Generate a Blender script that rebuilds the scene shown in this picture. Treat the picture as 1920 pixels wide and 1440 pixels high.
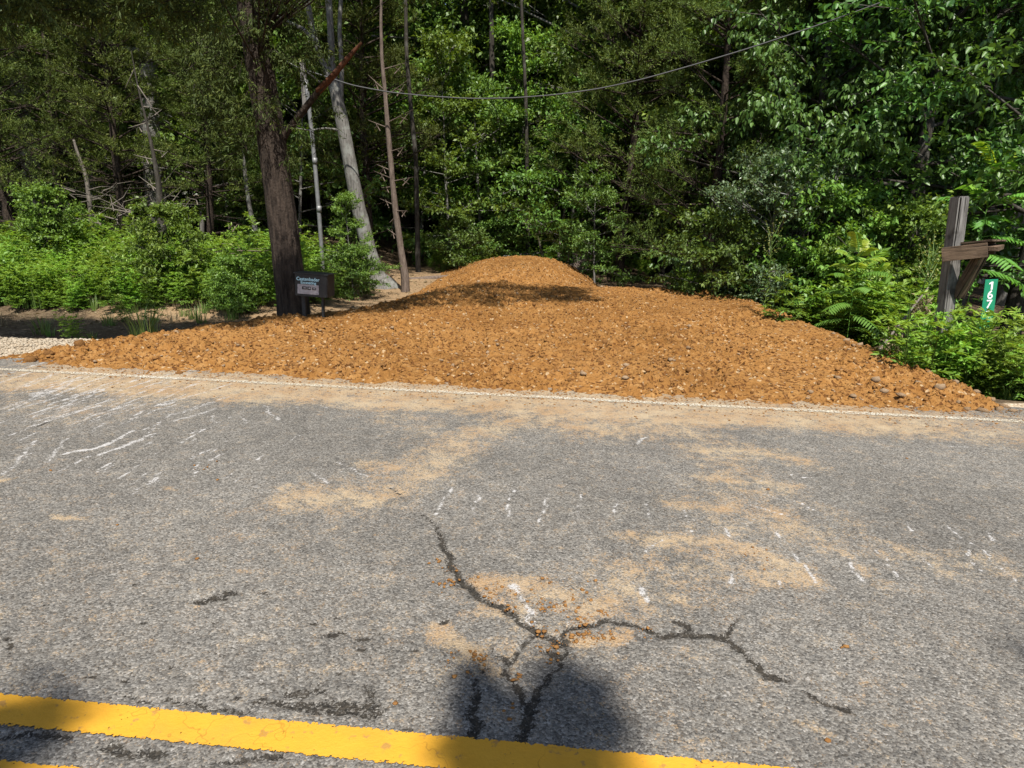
import bpy, math
import numpy as np
from mathutils import Matrix, Vector

for _o in list(bpy.data.objects):
    bpy.data.objects.remove(_o, do_unlink=True)
SC = bpy.context.scene
COL = SC.collection
rad = math.radians

# ---------------------------------------------------------------- camera
CAM_H, PITCH, ROLL, FPX = 1.45, 14.0, 1.63, 1280.0     # focal length in pixels of a 1920 px wide frame
cam_data = bpy.data.cameras.new('camera')
cam_data.sensor_width = 36.0
cam_data.lens = 36.0 * FPX / 1920.0
cam_data.clip_start, cam_data.clip_end = 0.05, 2000.0
cam = bpy.data.objects.new('camera', cam_data)
COL.objects.link(cam)
CAM_R = Matrix.Rotation(rad(90 - PITCH), 3, 'X') @ Matrix.Rotation(rad(ROLL), 3, 'Z')
cam.matrix_world = Matrix.Translation((0, 0, CAM_H)) @ CAM_R.to_4x4()
SC.camera = cam

# ---------------------------------------------------------------- sky, sun, exposure
SUN_EL, SUN_AZ = 59.0, 172.0                            # azimuth clockwise from +Y: behind the camera, a little to the right
SUN_DIR = np.array([math.sin(rad(SUN_AZ)) * math.cos(rad(SUN_EL)), math.cos(rad(SUN_AZ)) * math.cos(rad(SUN_EL)), math.sin(rad(SUN_EL))])
world = bpy.data.worlds.new('World')
SC.world = world
world.use_nodes = True
wn = world.node_tree
wn.nodes.clear()
sky = wn.nodes.new('ShaderNodeTexSky')
sky.sky_type = 'NISHITA'
sky.sun_disc = False
sky.sun_elevation = rad(SUN_EL)
sky.sun_rotation = rad(SUN_AZ)
bg = wn.nodes.new('ShaderNodeBackground')
bg.inputs['Strength'].default_value = 0.085
wo = wn.nodes.new('ShaderNodeOutputWorld')
wn.links.new(sky.outputs[0], bg.inputs[0])
wn.links.new(bg.outputs[0], wo.inputs[0])
sd = bpy.data.lights.new('sun', 'SUN')
sd.energy = 5.0
sd.angle = rad(0.53)
sd.color = (1.0, 0.955, 0.88)
sun = bpy.data.objects.new('sun', sd)
COL.objects.link(sun)
sun.rotation_euler = Vector(SUN_DIR).to_track_quat('Z', 'Y').to_euler()
SC.view_settings.view_transform = 'Standard'
SC.view_settings.look = 'None'
SC.view_settings.exposure = 0.8
SC.view_settings.gamma = 1.0
SC.view_settings.use_curve_mapping = False
SC.cycles.max_bounces = 6
SC.cycles.diffuse_bounces = 3
SC.cycles.glossy_bounces = 2
SC.cycles.transmission_bounces = 4
SC.cycles.transparent_max_bounces = 8
SC.cycles.use_denoising = True

# ---------------------------------------------------------------- helpers
CR = np.array(CAM_R)

def ray(px, py):
    return CR @ np.array([(px - 960.0) / FPX, (720.0 - py) / FPX, -1.0])

def P(px, py, Y):                                       # the point of the place seen at a spot of the photo, Y metres ahead
    d = ray(px, py); k = Y / d[1]
    return np.array([d[0] * k, Y, CAM_H + d[2] * k])

def G(px, py, z=0.0):                                   # the same, on level ground
    d = ray(px, py); k = (z - CAM_H) / d[2]
    return np.array([d[0] * k, d[1] * k, z])

PSI = rad(5.0)
UX, UY = math.cos(PSI), -math.sin(PSI)                  # along the road
VX, VY = math.sin(PSI), math.cos(PSI)                   # across it, away from the camera

def to_st(x, y): return x * UX + y * UY, x * VX + y * VY
def to_xy(s, t): return s * UX + t * VX, s * UY + t * VY

def nrm(a):
    return a / np.maximum(np.linalg.norm(a, axis=-1, keepdims=True), 1e-9)

def sstep(x, a, b):
    t = np.clip((x - a) / (b - a), 0, 1)
    return t * t * (3 - 2 * t)

def _hash(ix, iy, seed):
    h = (ix.astype(np.int64) * 374761393 + iy.astype(np.int64) * 668265263 + seed * 1442695041) & 0x7fffffff
    h = ((h ^ (h >> 13)) * 1274126177) & 0x7fffffff
    h = ((h ^ (h >> 16)) * 2246822519) & 0x7fffffff
    return ((h ^ (h >> 15)) & 0xffffff) / float(0xffffff)

def vnoise(x, y, seed=0):
    x = np.asarray(x, float); y = np.asarray(y, float)
    ix, iy = np.floor(x), np.floor(y)
    fx, fy = x - ix, y - iy
    fx = fx * fx * (3 - 2 * fx); fy = fy * fy * (3 - 2 * fy)
    ix = ix.astype(np.int64); iy = iy.astype(np.int64)
    a, b = _hash(ix, iy, seed), _hash(ix + 1, iy, seed)
    c, d = _hash(ix, iy + 1, seed), _hash(ix + 1, iy + 1, seed)
    return (a + (b - a) * fx) * (1 - fy) + (c + (d - c) * fx) * fy

def fbm(x, y, octv=4, seed=0):
    v, a, tot = 0.0, 1.0, 0.0
    for k in range(octv):
        v = v + a * vnoise(x * 2 ** k + 17.3 * k, y * 2 ** k - 9.1 * k, seed + k)
        tot += a; a *= 0.5
    return v / tot

def cell(x, y, seed=0):                                 # distance to the nearest scattered point
    ix, iy = np.floor(x).astype(np.int64), np.floor(y).astype(np.int64)
    best = np.full(np.shape(x), 9.0)
    for dx in (-1, 0, 1):
        for dy in (-1, 0, 1):
            jx, jy = ix + dx, iy + dy
            d = (x - jx - _hash(jx, jy, seed)) ** 2 + (y - jy - _hash(jx, jy, seed + 7)) ** 2
            best = np.minimum(best, d)
    return np.sqrt(best)

def mesh(name, V, faces, mats=(), attrs=None, smooth=False, matidx=None):
    me = bpy.data.meshes.new(name)
    V = np.ascontiguousarray(V, np.float32).reshape(-1, 3)
    if not isinstance(faces, (list, tuple)): faces = [faces]
    faces = [np.asarray(f, np.int32) for f in faces if len(f)]
    me.vertices.add(len(V)); me.vertices.foreach_set('co', V.ravel())
    flat = np.concatenate([f.ravel() for f in faces])
    tot = np.concatenate([np.full(len(f), f.shape[1], np.int32) for f in faces])
    st = np.concatenate([[0], np.cumsum(tot)[:-1]]).astype(np.int32)
    me.loops.add(len(flat)); me.loops.foreach_set('vertex_index', flat)
    me.polygons.add(len(tot))
    me.polygons.foreach_set('loop_start', st)
    me.polygons.foreach_set('loop_total', tot)
    if matidx is not None: me.polygons.foreach_set('material_index', np.asarray(matidx, np.int32))
    if smooth: me.polygons.foreach_set('use_smooth', np.ones(len(tot), bool))
    for m in mats: me.materials.append(m)
    for k, a in (attrs or {}).items():
        at = me.attributes.new(k, 'FLOAT', 'POINT')
        at.data.foreach_set('value', np.ascontiguousarray(a, np.float32))
    me.update(calc_edges=True)
    return me

def obj(name, me, parent=None, loc=None, rot=None, scale=None):
    o = bpy.data.objects.new(name, me)
    COL.objects.link(o)
    if parent is not None: o.parent = parent
    if loc is not None: o.location = [float(v) for v in loc]
    if rot is not None: o.rotation_euler = rot
    if scale is not None: o.scale = (scale,) * 3 if np.isscalar(scale) else scale
    return o

def tag(o, label=None, cat=None, group=None, kind=None):
    if label: o['label'] = label
    if cat: o['category'] = cat
    if group: o['group'] = group
    if kind: o['kind'] = kind
    return o

def grid_faces(nr, nc):
    i = np.arange(nr * nc).reshape(nr, nc)
    return np.stack([i[:-1, :-1], i[:-1, 1:], i[1:, 1:], i[1:, :-1]], -1).reshape(-1, 4)

# ---------------------------------------------------------------- materials
class NT:
    gain = 1.0                                          # overall reflectance of the material
    def __init__(self, name):
        self.m = bpy.data.materials.new(name); self.m.use_nodes = True
        self.t = self.m.node_tree; self.t.nodes.clear()
        self.out = self.t.nodes.new('ShaderNodeOutputMaterial')
    def n(self, typ, **kw):
        nd = self.t.nodes.new('ShaderNode' + typ)
        for k, v in kw.items():
            if k in nd.bl_rna.properties: setattr(nd, k, v)
            else: self.set(nd, k, v)
        return nd
    def set(self, nd, key, v):
        key = key.replace('_', ' ')
        sk = next((s for s in nd.inputs if s.name.lower() == key.lower() and s.enabled), None)
        self.put(sk, v)
    def put(self, sk, v):
        if isinstance(v, bpy.types.NodeSocket): self.t.links.new(v, sk)
        else: sk.default_value = v
    def attr(self, name):
        return self.n('Attribute', attribute_name=name).outputs['Fac']
    def pos(self): return self.n('TexCoord').outputs['Object']
    def noise(self, vec, scale, detail=3.0, rough=0.55, out=0):
        nd = self.n('TexNoise'); self.put(nd.inputs['Vector'], vec)
        nd.inputs['Scale'].default_value = scale; nd.inputs['Detail'].default_value = detail; nd.inputs['Roughness'].default_value = rough
        return nd.outputs[out]
    def vor(self, vec, scale, out='Color', feature='F1'):
        nd = self.n('TexVoronoi', feature=feature); self.put(nd.inputs['Vector'], vec); nd.inputs['Scale'].default_value = scale
        return nd.outputs[out]
    def math(self, op, a, b=0.0, c=0.0, clamp=False):
        nd = self.n('Math', operation=op, use_clamp=clamp)
        for i, v in enumerate((a, b, c)): self.put(nd.inputs[i], v)
        return nd.outputs[0]
    def ramp(self, fac, stops, interp='LINEAR'):
        nd = self.n('ValToRGB'); cr = nd.color_ramp; cr.interpolation = interp
        while len(cr.elements) < len(stops): cr.elements.new(0.5)
        for e, (p, c) in zip(cr.elements, stops):
            e.position = p; e.color = (c, c, c, 1) if np.isscalar(c) else (*c, 1)
        self.put(nd.inputs[0], fac)
        return nd.outputs[0]
    def mix(self, fac, a, b, blend='MIX'):
        nd = self.n('Mix', data_type='RGBA', blend_type=blend)
        self.put(nd.inputs[0], fac)
        for sk, v in ((nd.inputs[6], a), (nd.inputs[7], b)):
            self.put(sk, v if isinstance(v, bpy.types.NodeSocket) else (*v, 1))
        return nd.outputs[2]
    def smooth(self, x, a, b):
        nd = self.n('MapRange', interpolation_type='SMOOTHSTEP')
        for i, v in enumerate((x, a, b, 0.0, 1.0)): self.put(nd.inputs[i], v)
        return nd.outputs[0]
    def scalevec(self, vec, s):
        nd = self.n('Mapping'); self.put(nd.inputs['Vector'], vec); nd.inputs['Scale'].default_value = s
        return nd.outputs[0]
    def bump(self, h, dist, strength=1.0, normal=None):
        nd = self.n('Bump'); self.put(nd.inputs['Height'], h)
        nd.inputs['Distance'].default_value = dist; nd.inputs['Strength'].default_value = strength
        if normal is not None: self.put(nd.inputs['Normal'], normal)
        return nd.outputs[0]
    def bsdf(self, color, rough=0.8, normal=None, metallic=0.0, spec=0.4, alpha=None):
        nd = self.n('BsdfPrincipled')
        if self.gain != 1.0:
            color = self.mix(1.0, color, (self.gain,) * 3, 'MULTIPLY') if isinstance(color, bpy.types.NodeSocket) else tuple(x * self.gain for x in color)
        self.put(nd.inputs['Base Color'], color if isinstance(color, bpy.types.NodeSocket) else (*color, 1))
        self.put(nd.inputs['Roughness'], rough); self.put(nd.inputs['Metallic'], metallic)
        nd.inputs['Specular IOR Level'].default_value = spec
        if normal is not None: self.put(nd.inputs['Normal'], normal)
        if alpha is not None: self.put(nd.inputs['Alpha'], alpha)
        return nd.outputs[0]
    def done(self, sh):
        self.t.links.new(sh, self.out.inputs[0]); return self.m

def mat_leaf(name, lo, hi, tipc=None, rough=0.42, trans=0.28, spec=0.5):
    t = NT(name)
    f = t.attr('tint')
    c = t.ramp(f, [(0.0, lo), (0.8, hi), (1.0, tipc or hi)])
    r = t.n('ObjectInfo').outputs['Random']
    hsv = t.n('HueSaturation')
    t.put(hsv.inputs['Hue'], t.math('MULTIPLY_ADD', r, 0.03, 0.487))
    t.put(hsv.inputs['Value'], t.math('MULTIPLY_ADD', r, 0.45, 0.8))
    t.put(hsv.inputs['Saturation'], 0.95)
    t.put(hsv.inputs['Color'], c)
    c = hsv.outputs[0]
    a = t.bsdf(c, rough, spec=spec)
    tr = t.n('BsdfTranslucent')
    t.put(tr.inputs[0], t.mix(1.0, c, (1.25, 1.15, 0.5), 'MULTIPLY'))
    mx = t.n('MixShader'); mx.inputs[0].default_value = trans
    t.t.links.new(a, mx.inputs[1]); t.t.links.new(tr.outputs[0], mx.inputs[2])
    return t.done(mx.outputs[0])

M = {}
M['leaf_broad'] = mat_leaf('broad_leaf', (0.042, 0.090, 0.012), (0.120, 0.205, 0.028), (0.20, 0.28, 0.04), rough=0.5, spec=0.4)
M['leaf_light'] = mat_leaf('light_leaf', (0.066, 0.135, 0.016), (0.160, 0.265, 0.030), (0.25, 0.34, 0.045), rough=0.5, trans=0.34, spec=0.4)
M['leaf_cedar'] = mat_leaf('cedar_needles', (0.036, 0.066, 0.010), (0.120, 0.160, 0.024), (0.21, 0.23, 0.03), rough=0.6, trans=0.2, spec=0.25)
M['leaf_dark_cedar'] = mat_leaf('dark_cedar_needles', (0.020, 0.034, 0.007), (0.070, 0.088, 0.014), (0.11, 0.12, 0.02), rough=0.65, trans=0.10, spec=0.2)
M['leaf_olive'] = mat_leaf('silvery_leaf', (0.055, 0.10, 0.045), (0.13, 0.20, 0.085), (0.20, 0.26, 0.12), rough=0.38)
M['leaf_oak'] = mat_leaf('oak_leaf', (0.034, 0.092, 0.014), (0.095, 0.195, 0.030), (0.16, 0.26, 0.04), rough=0.42, spec=0.4)
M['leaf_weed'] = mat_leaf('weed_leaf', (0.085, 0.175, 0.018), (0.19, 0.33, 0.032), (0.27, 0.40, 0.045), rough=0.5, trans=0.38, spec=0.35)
M['leaf_sumac'] = mat_leaf('sumac_leaf', (0.07, 0.18, 0.025), (0.15, 0.31, 0.035), (0.36, 0.44, 0.03), rough=0.4, trans=0.4)
M['grass'] = mat_leaf('grass_blade', (0.07, 0.14, 0.02), (0.16, 0.26, 0.045), (0.30, 0.30, 0.10), rough=0.5, trans=0.35)
M['straw'] = mat_leaf('dry_leaf', (0.10, 0.075, 0.045), (0.24, 0.19, 0.11), (0.36, 0.28, 0.16), rough=0.8, trans=0.15, spec=0.1)

def mat_bark(name, lo, hi, sc=1.0, depth=0.02, lichen=0.0):
    t = NT(name); t.gain = .72
    v = t.pos()
    w = t.scalevec(v, (14 * sc, 14 * sc, 2.2 * sc))
    a = t.noise(w, 2.0, 5.0, 0.65)
    b = t.noise(v, 30.0 * sc, 3.0)
    c = t.ramp(a, [(0.30, lo), (0.52, tuple(0.5 * (x + y) for x, y in zip(lo, hi))), (0.72, hi)])
    if lichen:
        c = t.mix(t.math('MULTIPLY', t.smooth(t.noise(v, 5.0, 4.0), 0.52, 0.66), lichen), c, (0.30, 0.31, 0.28))
    h = t.math('MULTIPLY_ADD', b, 0.3, a)
    return t.done(t.bsdf(c, 0.9, t.bump(h, depth), spec=0.15))

M['bark_cedar'] = mat_bark('cedar_bark', (0.020, 0.015, 0.012), (0.105, 0.078, 0.060), 1.0, 0.04)
M['bark_grey'] = mat_bark('grey_bark', (0.085, 0.080, 0.072), (0.30, 0.285, 0.26), 1.3, 0.012, 0.7)
M['bark_dark'] = mat_bark('dark_bark', (0.025, 0.021, 0.017), (0.10, 0.088, 0.072), 1.3, 0.015, 0.2)
M['bark_snag'] = mat_bark('dead_bark', (0.085, 0.062, 0.048), (0.27, 0.21, 0.17), 1.6, 0.015)
M['wood_red'] = mat_bark('split_heartwood', (0.045, 0.022, 0.014), (0.21, 0.085, 0.045), 1.6, 0.012)
M['twig'] = mat_bark('dead_twig', (0.10, 0.085, 0.07), (0.30, 0.26, 0.22), 2.0, 0.004)

def mat_timber(name, lo, hi):
    t = NT(name); t.gain = .75
    v = t.pos()
    g = t.noise(t.scalevec(v, (40, 40, 2.0)), 2.0, 5.0, 0.7)
    crack = t.smooth(t.noise(t.scalevec(v, (55, 55, 1.1)), 1.0, 2.0), 0.60, 0.66)
    c = t.ramp(g, [(0.30, lo), (0.70, hi)])
    c = t.mix(t.smooth(t.noise(v, 6.0, 3.0), 0.45, 0.75), c, tuple(x * 0.6 for x in lo))
    c = t.mix(crack, c, (0.02, 0.016, 0.012))
    return t.done(t.bsdf(c, 0.88, t.bump(t.math('SUBTRACT', g, crack), 0.006), spec=0.15))

M['timber_grey'] = mat_timber('weathered_timber', (0.11, 0.10, 0.092), (0.31, 0.295, 0.275))
M['timber_brown'] = mat_timber('brown_timber', (0.075, 0.05, 0.034), (0.24, 0.165, 0.11))

t = NT('galvanised_pipe')
M['pipe'] = t.done(t.bsdf(t.ramp(t.noise(t.pos(), 12.0), [(0.3, 0.13), (0.7, 0.20)]), 0.5, metallic=0.25, spec=0.5))
t = NT('cable')
M['cable'] = t.done(t.bsdf((0.06, 0.06, 0.06), 0.7))
t = NT('black_box_paint')
M['black'] = t.done(t.bsdf(t.ramp(t.noise(t.pos(), 25.0), [(0.3, 0.018), (0.7, 0.034)]), 0.55))
t = NT('sign_green')
M['green'] = t.done(t.bsdf(t.mix(t.noise(t.pos(), 14.0), (0.010, 0.19, 0.095), (0.02, 0.25, 0.13)), 0.4))
t = NT('reflective_white')
M['white'] = t.done(t.bsdf((0.78, 0.80, 0.78), 0.45))
t = NT('pale_cyan_print')
M['cyan'] = t.done(t.bsdf((0.45, 0.72, 0.80), 0.5))
t = NT('grey_print')
M['greyprint'] = t.done(t.bsdf(t.ramp(t.noise(t.pos(), 30.0), [(0.3, (0.30, 0.27, 0.28)), (0.7, (0.42, 0.40, 0.41))]), 0.5))

def mat_dirt():
    t = NT('orange_fill_dirt'); t.gain = 0.80
    v = t.pos()
    big = t.noise(v, 0.9, 3.0)
    n = t.noise(v, 9.0, 5.0, 0.65)
    cl = t.vor(v, 42.0)
    c = t.ramp(n, [(0.28, (0.175, 0.078, 0.020)), (0.5, (0.278, 0.136, 0.040)), (0.72, (0.378, 0.215, 0.082))])
    c = t.mix(1.0, c, t.ramp(t.noise(v, 0.5, 4.0, 0.6), [(0.34, (0.78, 0.74, 0.68)), (0.64, (1.14, 1.12, 1.10))]), 'MULTIPLY')
    c = t.mix(t.math('MULTIPLY', t.smooth(big, 0.40, 0.7), 0.6), c, (0.31, 0.158, 0.050))
    sep = t.n('SeparateColor'); t.put(sep.inputs[0], cl)
    c = t.mix(t.math('GREATER_THAN', sep.outputs[0], 0.97), c, (0.42, 0.29, 0.16))
    c = t.mix(t.math('GREATER_THAN', sep.outputs[1], 0.84), c, (0.13, 0.055, 0.017))
    h = t.math('MULTIPLY_ADD', t.noise(v, 60.0, 3.0), 0.5, n)
    nm = t.bump(t.vor(v, 42.0, 'Distance'), 0.02, 0.7)
    return t.done(t.bsdf(c, 0.95, t.bump(h, 0.018, 1.0, nm), spec=0.08))
M['dirt'] = mat_dirt()

def mat_stone(name, lo, hi):
    t = NT(name); t.gain = .70
    v = t.pos()
    r = t.attr('tint')
    c = t.mix(t.math('MULTIPLY_ADD', t.noise(v, 22.0, 4.0), 0.7, t.math('MULTIPLY', r, 0.5)), lo, hi)
    return t.done(t.bsdf(c, 0.9, t.bump(t.noise(v, 50.0, 4.0), 0.006), spec=0.15))
M['clod'] = mat_stone('dirt_clod', (0.165, 0.070, 0.020), (0.37, 0.188, 0.062))
M['stone'] = mat_stone('pale_stone', (0.29, 0.175, 0.09), (0.45, 0.32, 0.20))
M['gravel'] = mat_stone('limestone_gravel', (0.30, 0.23, 0.15), (0.56, 0.48, 0.37))

# ---------------------------------------------------------------- the ground
T_TOE = [(20, 676), (200, 688), (400, 697), (640, 711), (900, 725), (1100, 736), (1300, 748), (1500, 757), (1700, 765), (1880, 768)]
_toe = np.array([to_st(*G(*q)[:2]) for q in T_TOE])
T_WHITE = float(np.mean([to_st(*G(*q)[:2])[1] for q in ((300, 710), (765, 731), (1109, 748), (1365, 761), (1893, 792))]))
T_YEL = float(np.mean([to_st(*G(*q)[:2])[1] for q in ((0, 1328), (480, 1373))]))

def terrain(x, y):
    s, t = to_st(x, y)
    right = sstep(x, 3.2, 4.4)
    left = 1 - sstep(x, -4.6, -2.6)
    z = np.where(t < 5.85, -0.035, 0.0) + 0.0 * x
    edge = sstep(t, 5.8, 6.3)
    ditch = -0.42 * sstep(t, 6.0, 7.4) + 0.12 * sstep(t, 8.5, 10.5)
    z = z + right * ditch
    dip = -0.10 * sstep(t, 6.6, 7.4) * (1 - sstep(t, 8.6, 9.2))
    bank = 0.42 * sstep(t, 9.0, 11.2)
    z = z + left * (dip + bank)
    z = z + 0.035 * np.clip(y - 18, 0, 60) * sstep(y, 16, 24)
    z = z + edge * (0.05 * (fbm(x * 1.3, y * 1.3, 4, 3) - 0.5) + 0.12 * (fbm(x * .35, y * .35, 2, 8) - 0.5) * sstep(t, 7, 9))
    z = np.where(t < -2.3, -0.05 - 0.25 * sstep(-t, 2.6, 4.2), z)
    return z

def axis_vals(lo, a, b, hi, step, grow=1.18):
    mid = np.arange(a, b + step * .5, step)
    out, v, d = [], b, step
    while v < hi: d *= grow; v += d; out.append(min(v, hi))
    out2, v, d = [], a, step
    while v > lo: d *= grow; v -= d; out2.append(max(v, lo))
    return np.array(out2[::-1] + list(mid) + out)

gx = axis_vals(-400, -9, 8, 400, 0.06)
gy = axis_vals(-400, 5.2, 14.5, 500, 0.06)
X, Y = np.meshgrid(gx, gy)
Z = terrain(X, Y)
S_, T_ = to_st(X, Y)
grav = (1 - sstep(X, -4.0, -2.4)) * sstep(T_, 5.5, 5.8) * (1 - sstep(T_ + 0.5 * (fbm(X * .8, Y * .8, 3, 5) - .5), 7.0, 7.3))
grav = np.maximum(grav, sstep(X, 3.9, 4.3) * sstep(T_, 5.4, 5.6) * (1 - sstep(T_, 5.85, 6.15)))
lane = (1 - sstep(np.abs(X + 3.2), 2.2, 3.4)) * sstep(T_, 8.4, 8.8) * (1 - sstep(T_, 9.6, 10.1))
track = (1 - sstep(np.abs(X + 1.8 + .12 * (Y - 11)), 1.6, 2.3)) * sstep(Y, 9.5, 10.3) * (1 - sstep(Y, 17.5, 19))
t = NT('ground_soil'); t.gain = 0.8
v = t.pos()
n1 = t.noise(v, 2.2, 5.0, 0.65); n2 = t.noise(v, 26.0, 4.0, 0.7)
c = t.ramp(t.math('MULTIPLY_ADD', n2, 0.6, t.math('MULTIPLY', n1, 0.4)), [(0.33, (0.06, 0.040, 0.024)), (0.5, (0.125, 0.088, 0.054)), (0.66, (0.26, 0.195, 0.125))])
gv = t.vor(v, 55.0); sepg = t.n('SeparateColor'); t.put(sepg.inputs[0], gv)
gcol = t.ramp(sepg.outputs[0], [(0.0, (0.30, 0.22, 0.14)), (0.5, (0.50, 0.40, 0.28)), (1.0, (0.68, 0.58, 0.45))])
c = t.mix(t.smooth(t.math('ADD', t.attr('track'), t.math('MULTIPLY_ADD', n1, 0.8, -0.4)), 0.35, 0.75), c, t.ramp(n2, [(0.3, (0.22, 0.14, 0.075)), (0.7, (0.40, 0.28, 0.165))]))
c = t.mix(t.smooth(t.math('ADD', t.attr('gravel'), t.math('MULTIPLY_ADD', n1, 0.6, -0.3)), 0.4, 0.6), c, gcol)
hb = t.math('MULTIPLY_ADD', t.vor(v, 55.0, 'Distance'), -0.5, n2)
M['soil'] = t.done(t.bsdf(c, 0.95, t.bump(hb, 0.02), spec=0.1))
ground = obj('ground', mesh('ground', np.stack([X, Y, Z], -1), grid_faces(len(gy), len(gx)), [M['soil']],
                            {'gravel': grav.ravel(), 'track': np.maximum(track, lane * .8).ravel()}, smooth=True))
tag(ground, 'brown earth verge and wood floor beyond the road', kind='structure')

# ---------------------------------------------------------------- the road: asphalt with cracks, dirt smears and scrape marks
rs = axis_vals(-300, -5.2, 5.0, 300, 0.017, 1.25)
rt = [1.30]
while rt[-1] < 6.02: rt.append(rt[-1] + 0.0075 + 0.0034 * (rt[-1] - 1.3))
rt = np.concatenate([np.linspace(-2.3, 1.25, 14), rt])
RSg, RTg = np.meshgrid(rs, rt)
edge_wob = 0.05 * (fbm(RSg * 2.0, RSg * 0 + 3.1, 4, 31) - 0.5)
last = (RTg - 5.9) / 0.12
RTg = RTg + np.where(RTg > 5.7, edge_wob, 0)
RX, RY = to_xy(RSg, RTg)
crack = np.zeros(RX.shape); dirt = np.zeros(RX.shape); white = np.zeros(RX.shape); wet = np.zeros(RX.shape)
wobx = 0.062 * (fbm(RX * 13, RY * 13, 4, 41) - 0.5); woby = 0.062 * (fbm(RX * 13, RY * 13, 4, 47) - 0.5)
wobX = 0.25 * (fbm(RX * 3, RY * 3, 3, 51) - 0.5); wobY = 0.25 * (fbm(RX * 3, RY * 3, 3, 57) - 0.5)

def stroke(field, pts, w0, w1=None, val=1.0, soft=1.0, wob='fine'):
    w1 = w0 if w1 is None else w1
    q = np.array([G(*p)[:2] for p in pts])
    m = max(w0, w1) * 1.6 + 0.2
    ok = np.where((RX > q[:, 0].min() - m) & (RX < q[:, 0].max() + m) & (RY > q[:, 1].min() - m) & (RY < q[:, 1].max() + m))
    if not len(ok[0]): return
    wx, wy = (wobx, woby) if wob == 'fine' else (wobX, wobY) if wob == 'wide' else (0 * wobx, 0 * wobx)
    x = RX[ok] + wx[ok]; y = RY[ok] + wy[ok]
    best = np.zeros(len(x)); n = len(q) - 1
    for i in range(max(n, 1)):
        a, b = q[i], q[min(i + 1, len(q) - 1)]
        ab = b - a; L2 = max(float(ab @ ab), 1e-9)
        u = np.clip(((x - a[0]) * ab[0] + (y - a[1]) * ab[1]) / L2, 0, 1)
        d = np.hypot(x - a[0] - u * ab[0], y - a[1] - u * ab[1])
        w = w0 + (w1 - w0) * (i + u) / max(n, 1)
        best = np.maximum(best, 1 - sstep(d / w, 1 - soft, 1.0))
    field[ok] = np.maximum(field[ok], best * val)

CR_LIST = [
    ([(735, 912), (760, 935)], .012, .012), ([(788, 962), (815, 985), (830, 1020), (848, 1060), (870, 1098)], .014, .034),
    ([(870, 1098), (905, 1122), (945, 1142), (985, 1168), (1010, 1190), (1045, 1205)], .040, .026),
    ([(1045, 1205), (1075, 1178), (1130, 1168), (1180, 1170), (1245, 1190), (1300, 1188), (1365, 1195)], .022, .026),
    ([(1365, 1195), (1385, 1160)], .020, .012), ([(1365, 1195), (1400, 1238), (1430, 1262), (1475, 1275)], .022, .014),
    ([(1515, 1295), (1545, 1315), (1585, 1332)], .014, .024), ([(1270, 1165), (1290, 1180)], .02, .02),
    ([(1000, 1190), (975, 1222), (955, 1250), (975, 1290), (992, 1330)], .012, .020), ([(992, 1325), (985, 1360), (980, 1392)], .040, .034),
    ([(1065, 1200), (1058, 1245), (1015, 1290), (992, 1325)], .013, .022), ([(925, 1215), (958, 1246)], .018, .014),
    ([(918, 1252), (893, 1275), (892, 1310)], .008, .018), ([(892, 1310), (886, 1378)], .030, .030), ([(1030, 1225), (1045, 1240)], .03, .03),
    ([(0, 1195), (15, 1205), (22, 1230)], .012, .012), ([(50, 1142), (85, 1140), (110, 1146)], .008, .008), ([(65, 800), (90, 790)], .02, .02)]
for pts, a, b in CR_LIST: stroke(crack, pts, a * 1.25, b * 1.25, 1.0, 1.0)
for (px, py, r) in [(380, 1124, .05), (405, 1118, .05), (430, 1112, .03), (248, 1097, .018), (208, 1160, .014), (265, 1163, .016), (490, 1115, .014), (585, 1167, .016), (620, 1190, .03), (640, 1182, .022), (680, 1193, .024),
                    (710, 1185, .016), (672, 1218, .014), (630, 1163, .014), (408, 1165, .012), (170, 1272, .014), (240, 1278, .014), (318, 1252, .014), (445, 1305, .016), (485, 1283, .016), (770, 1220, .02), (635, 1262, .014),
                    (830, 1166, .016), (1160, 1215, .012), (680, 1125, .01)]:
    stroke(crack, [(px - 4, py), (px + 4, py)], r, r, 0.85, 0.8)
for pts, a in [([(560, 1318), (690, 1322)], .06), ([(540, 1300), (600, 1290)], .05), ([(480, 1318), (700, 1340)], .035), ([(330, 1318), (470, 1330)], .022), ([(240, 1305), (330, 1316)], .014),
               ([(690, 1290), (700, 1330)], .04), ([(740, 1362), (770, 1366)], .016), ([(20, 1372), (120, 1385)], .03), ([(200, 1395), (300, 1420)], .03), ([(400, 1425), (520, 1415)], .02)]:
    stroke(crack, pts, a, a, 0.72, 0.9)
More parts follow.
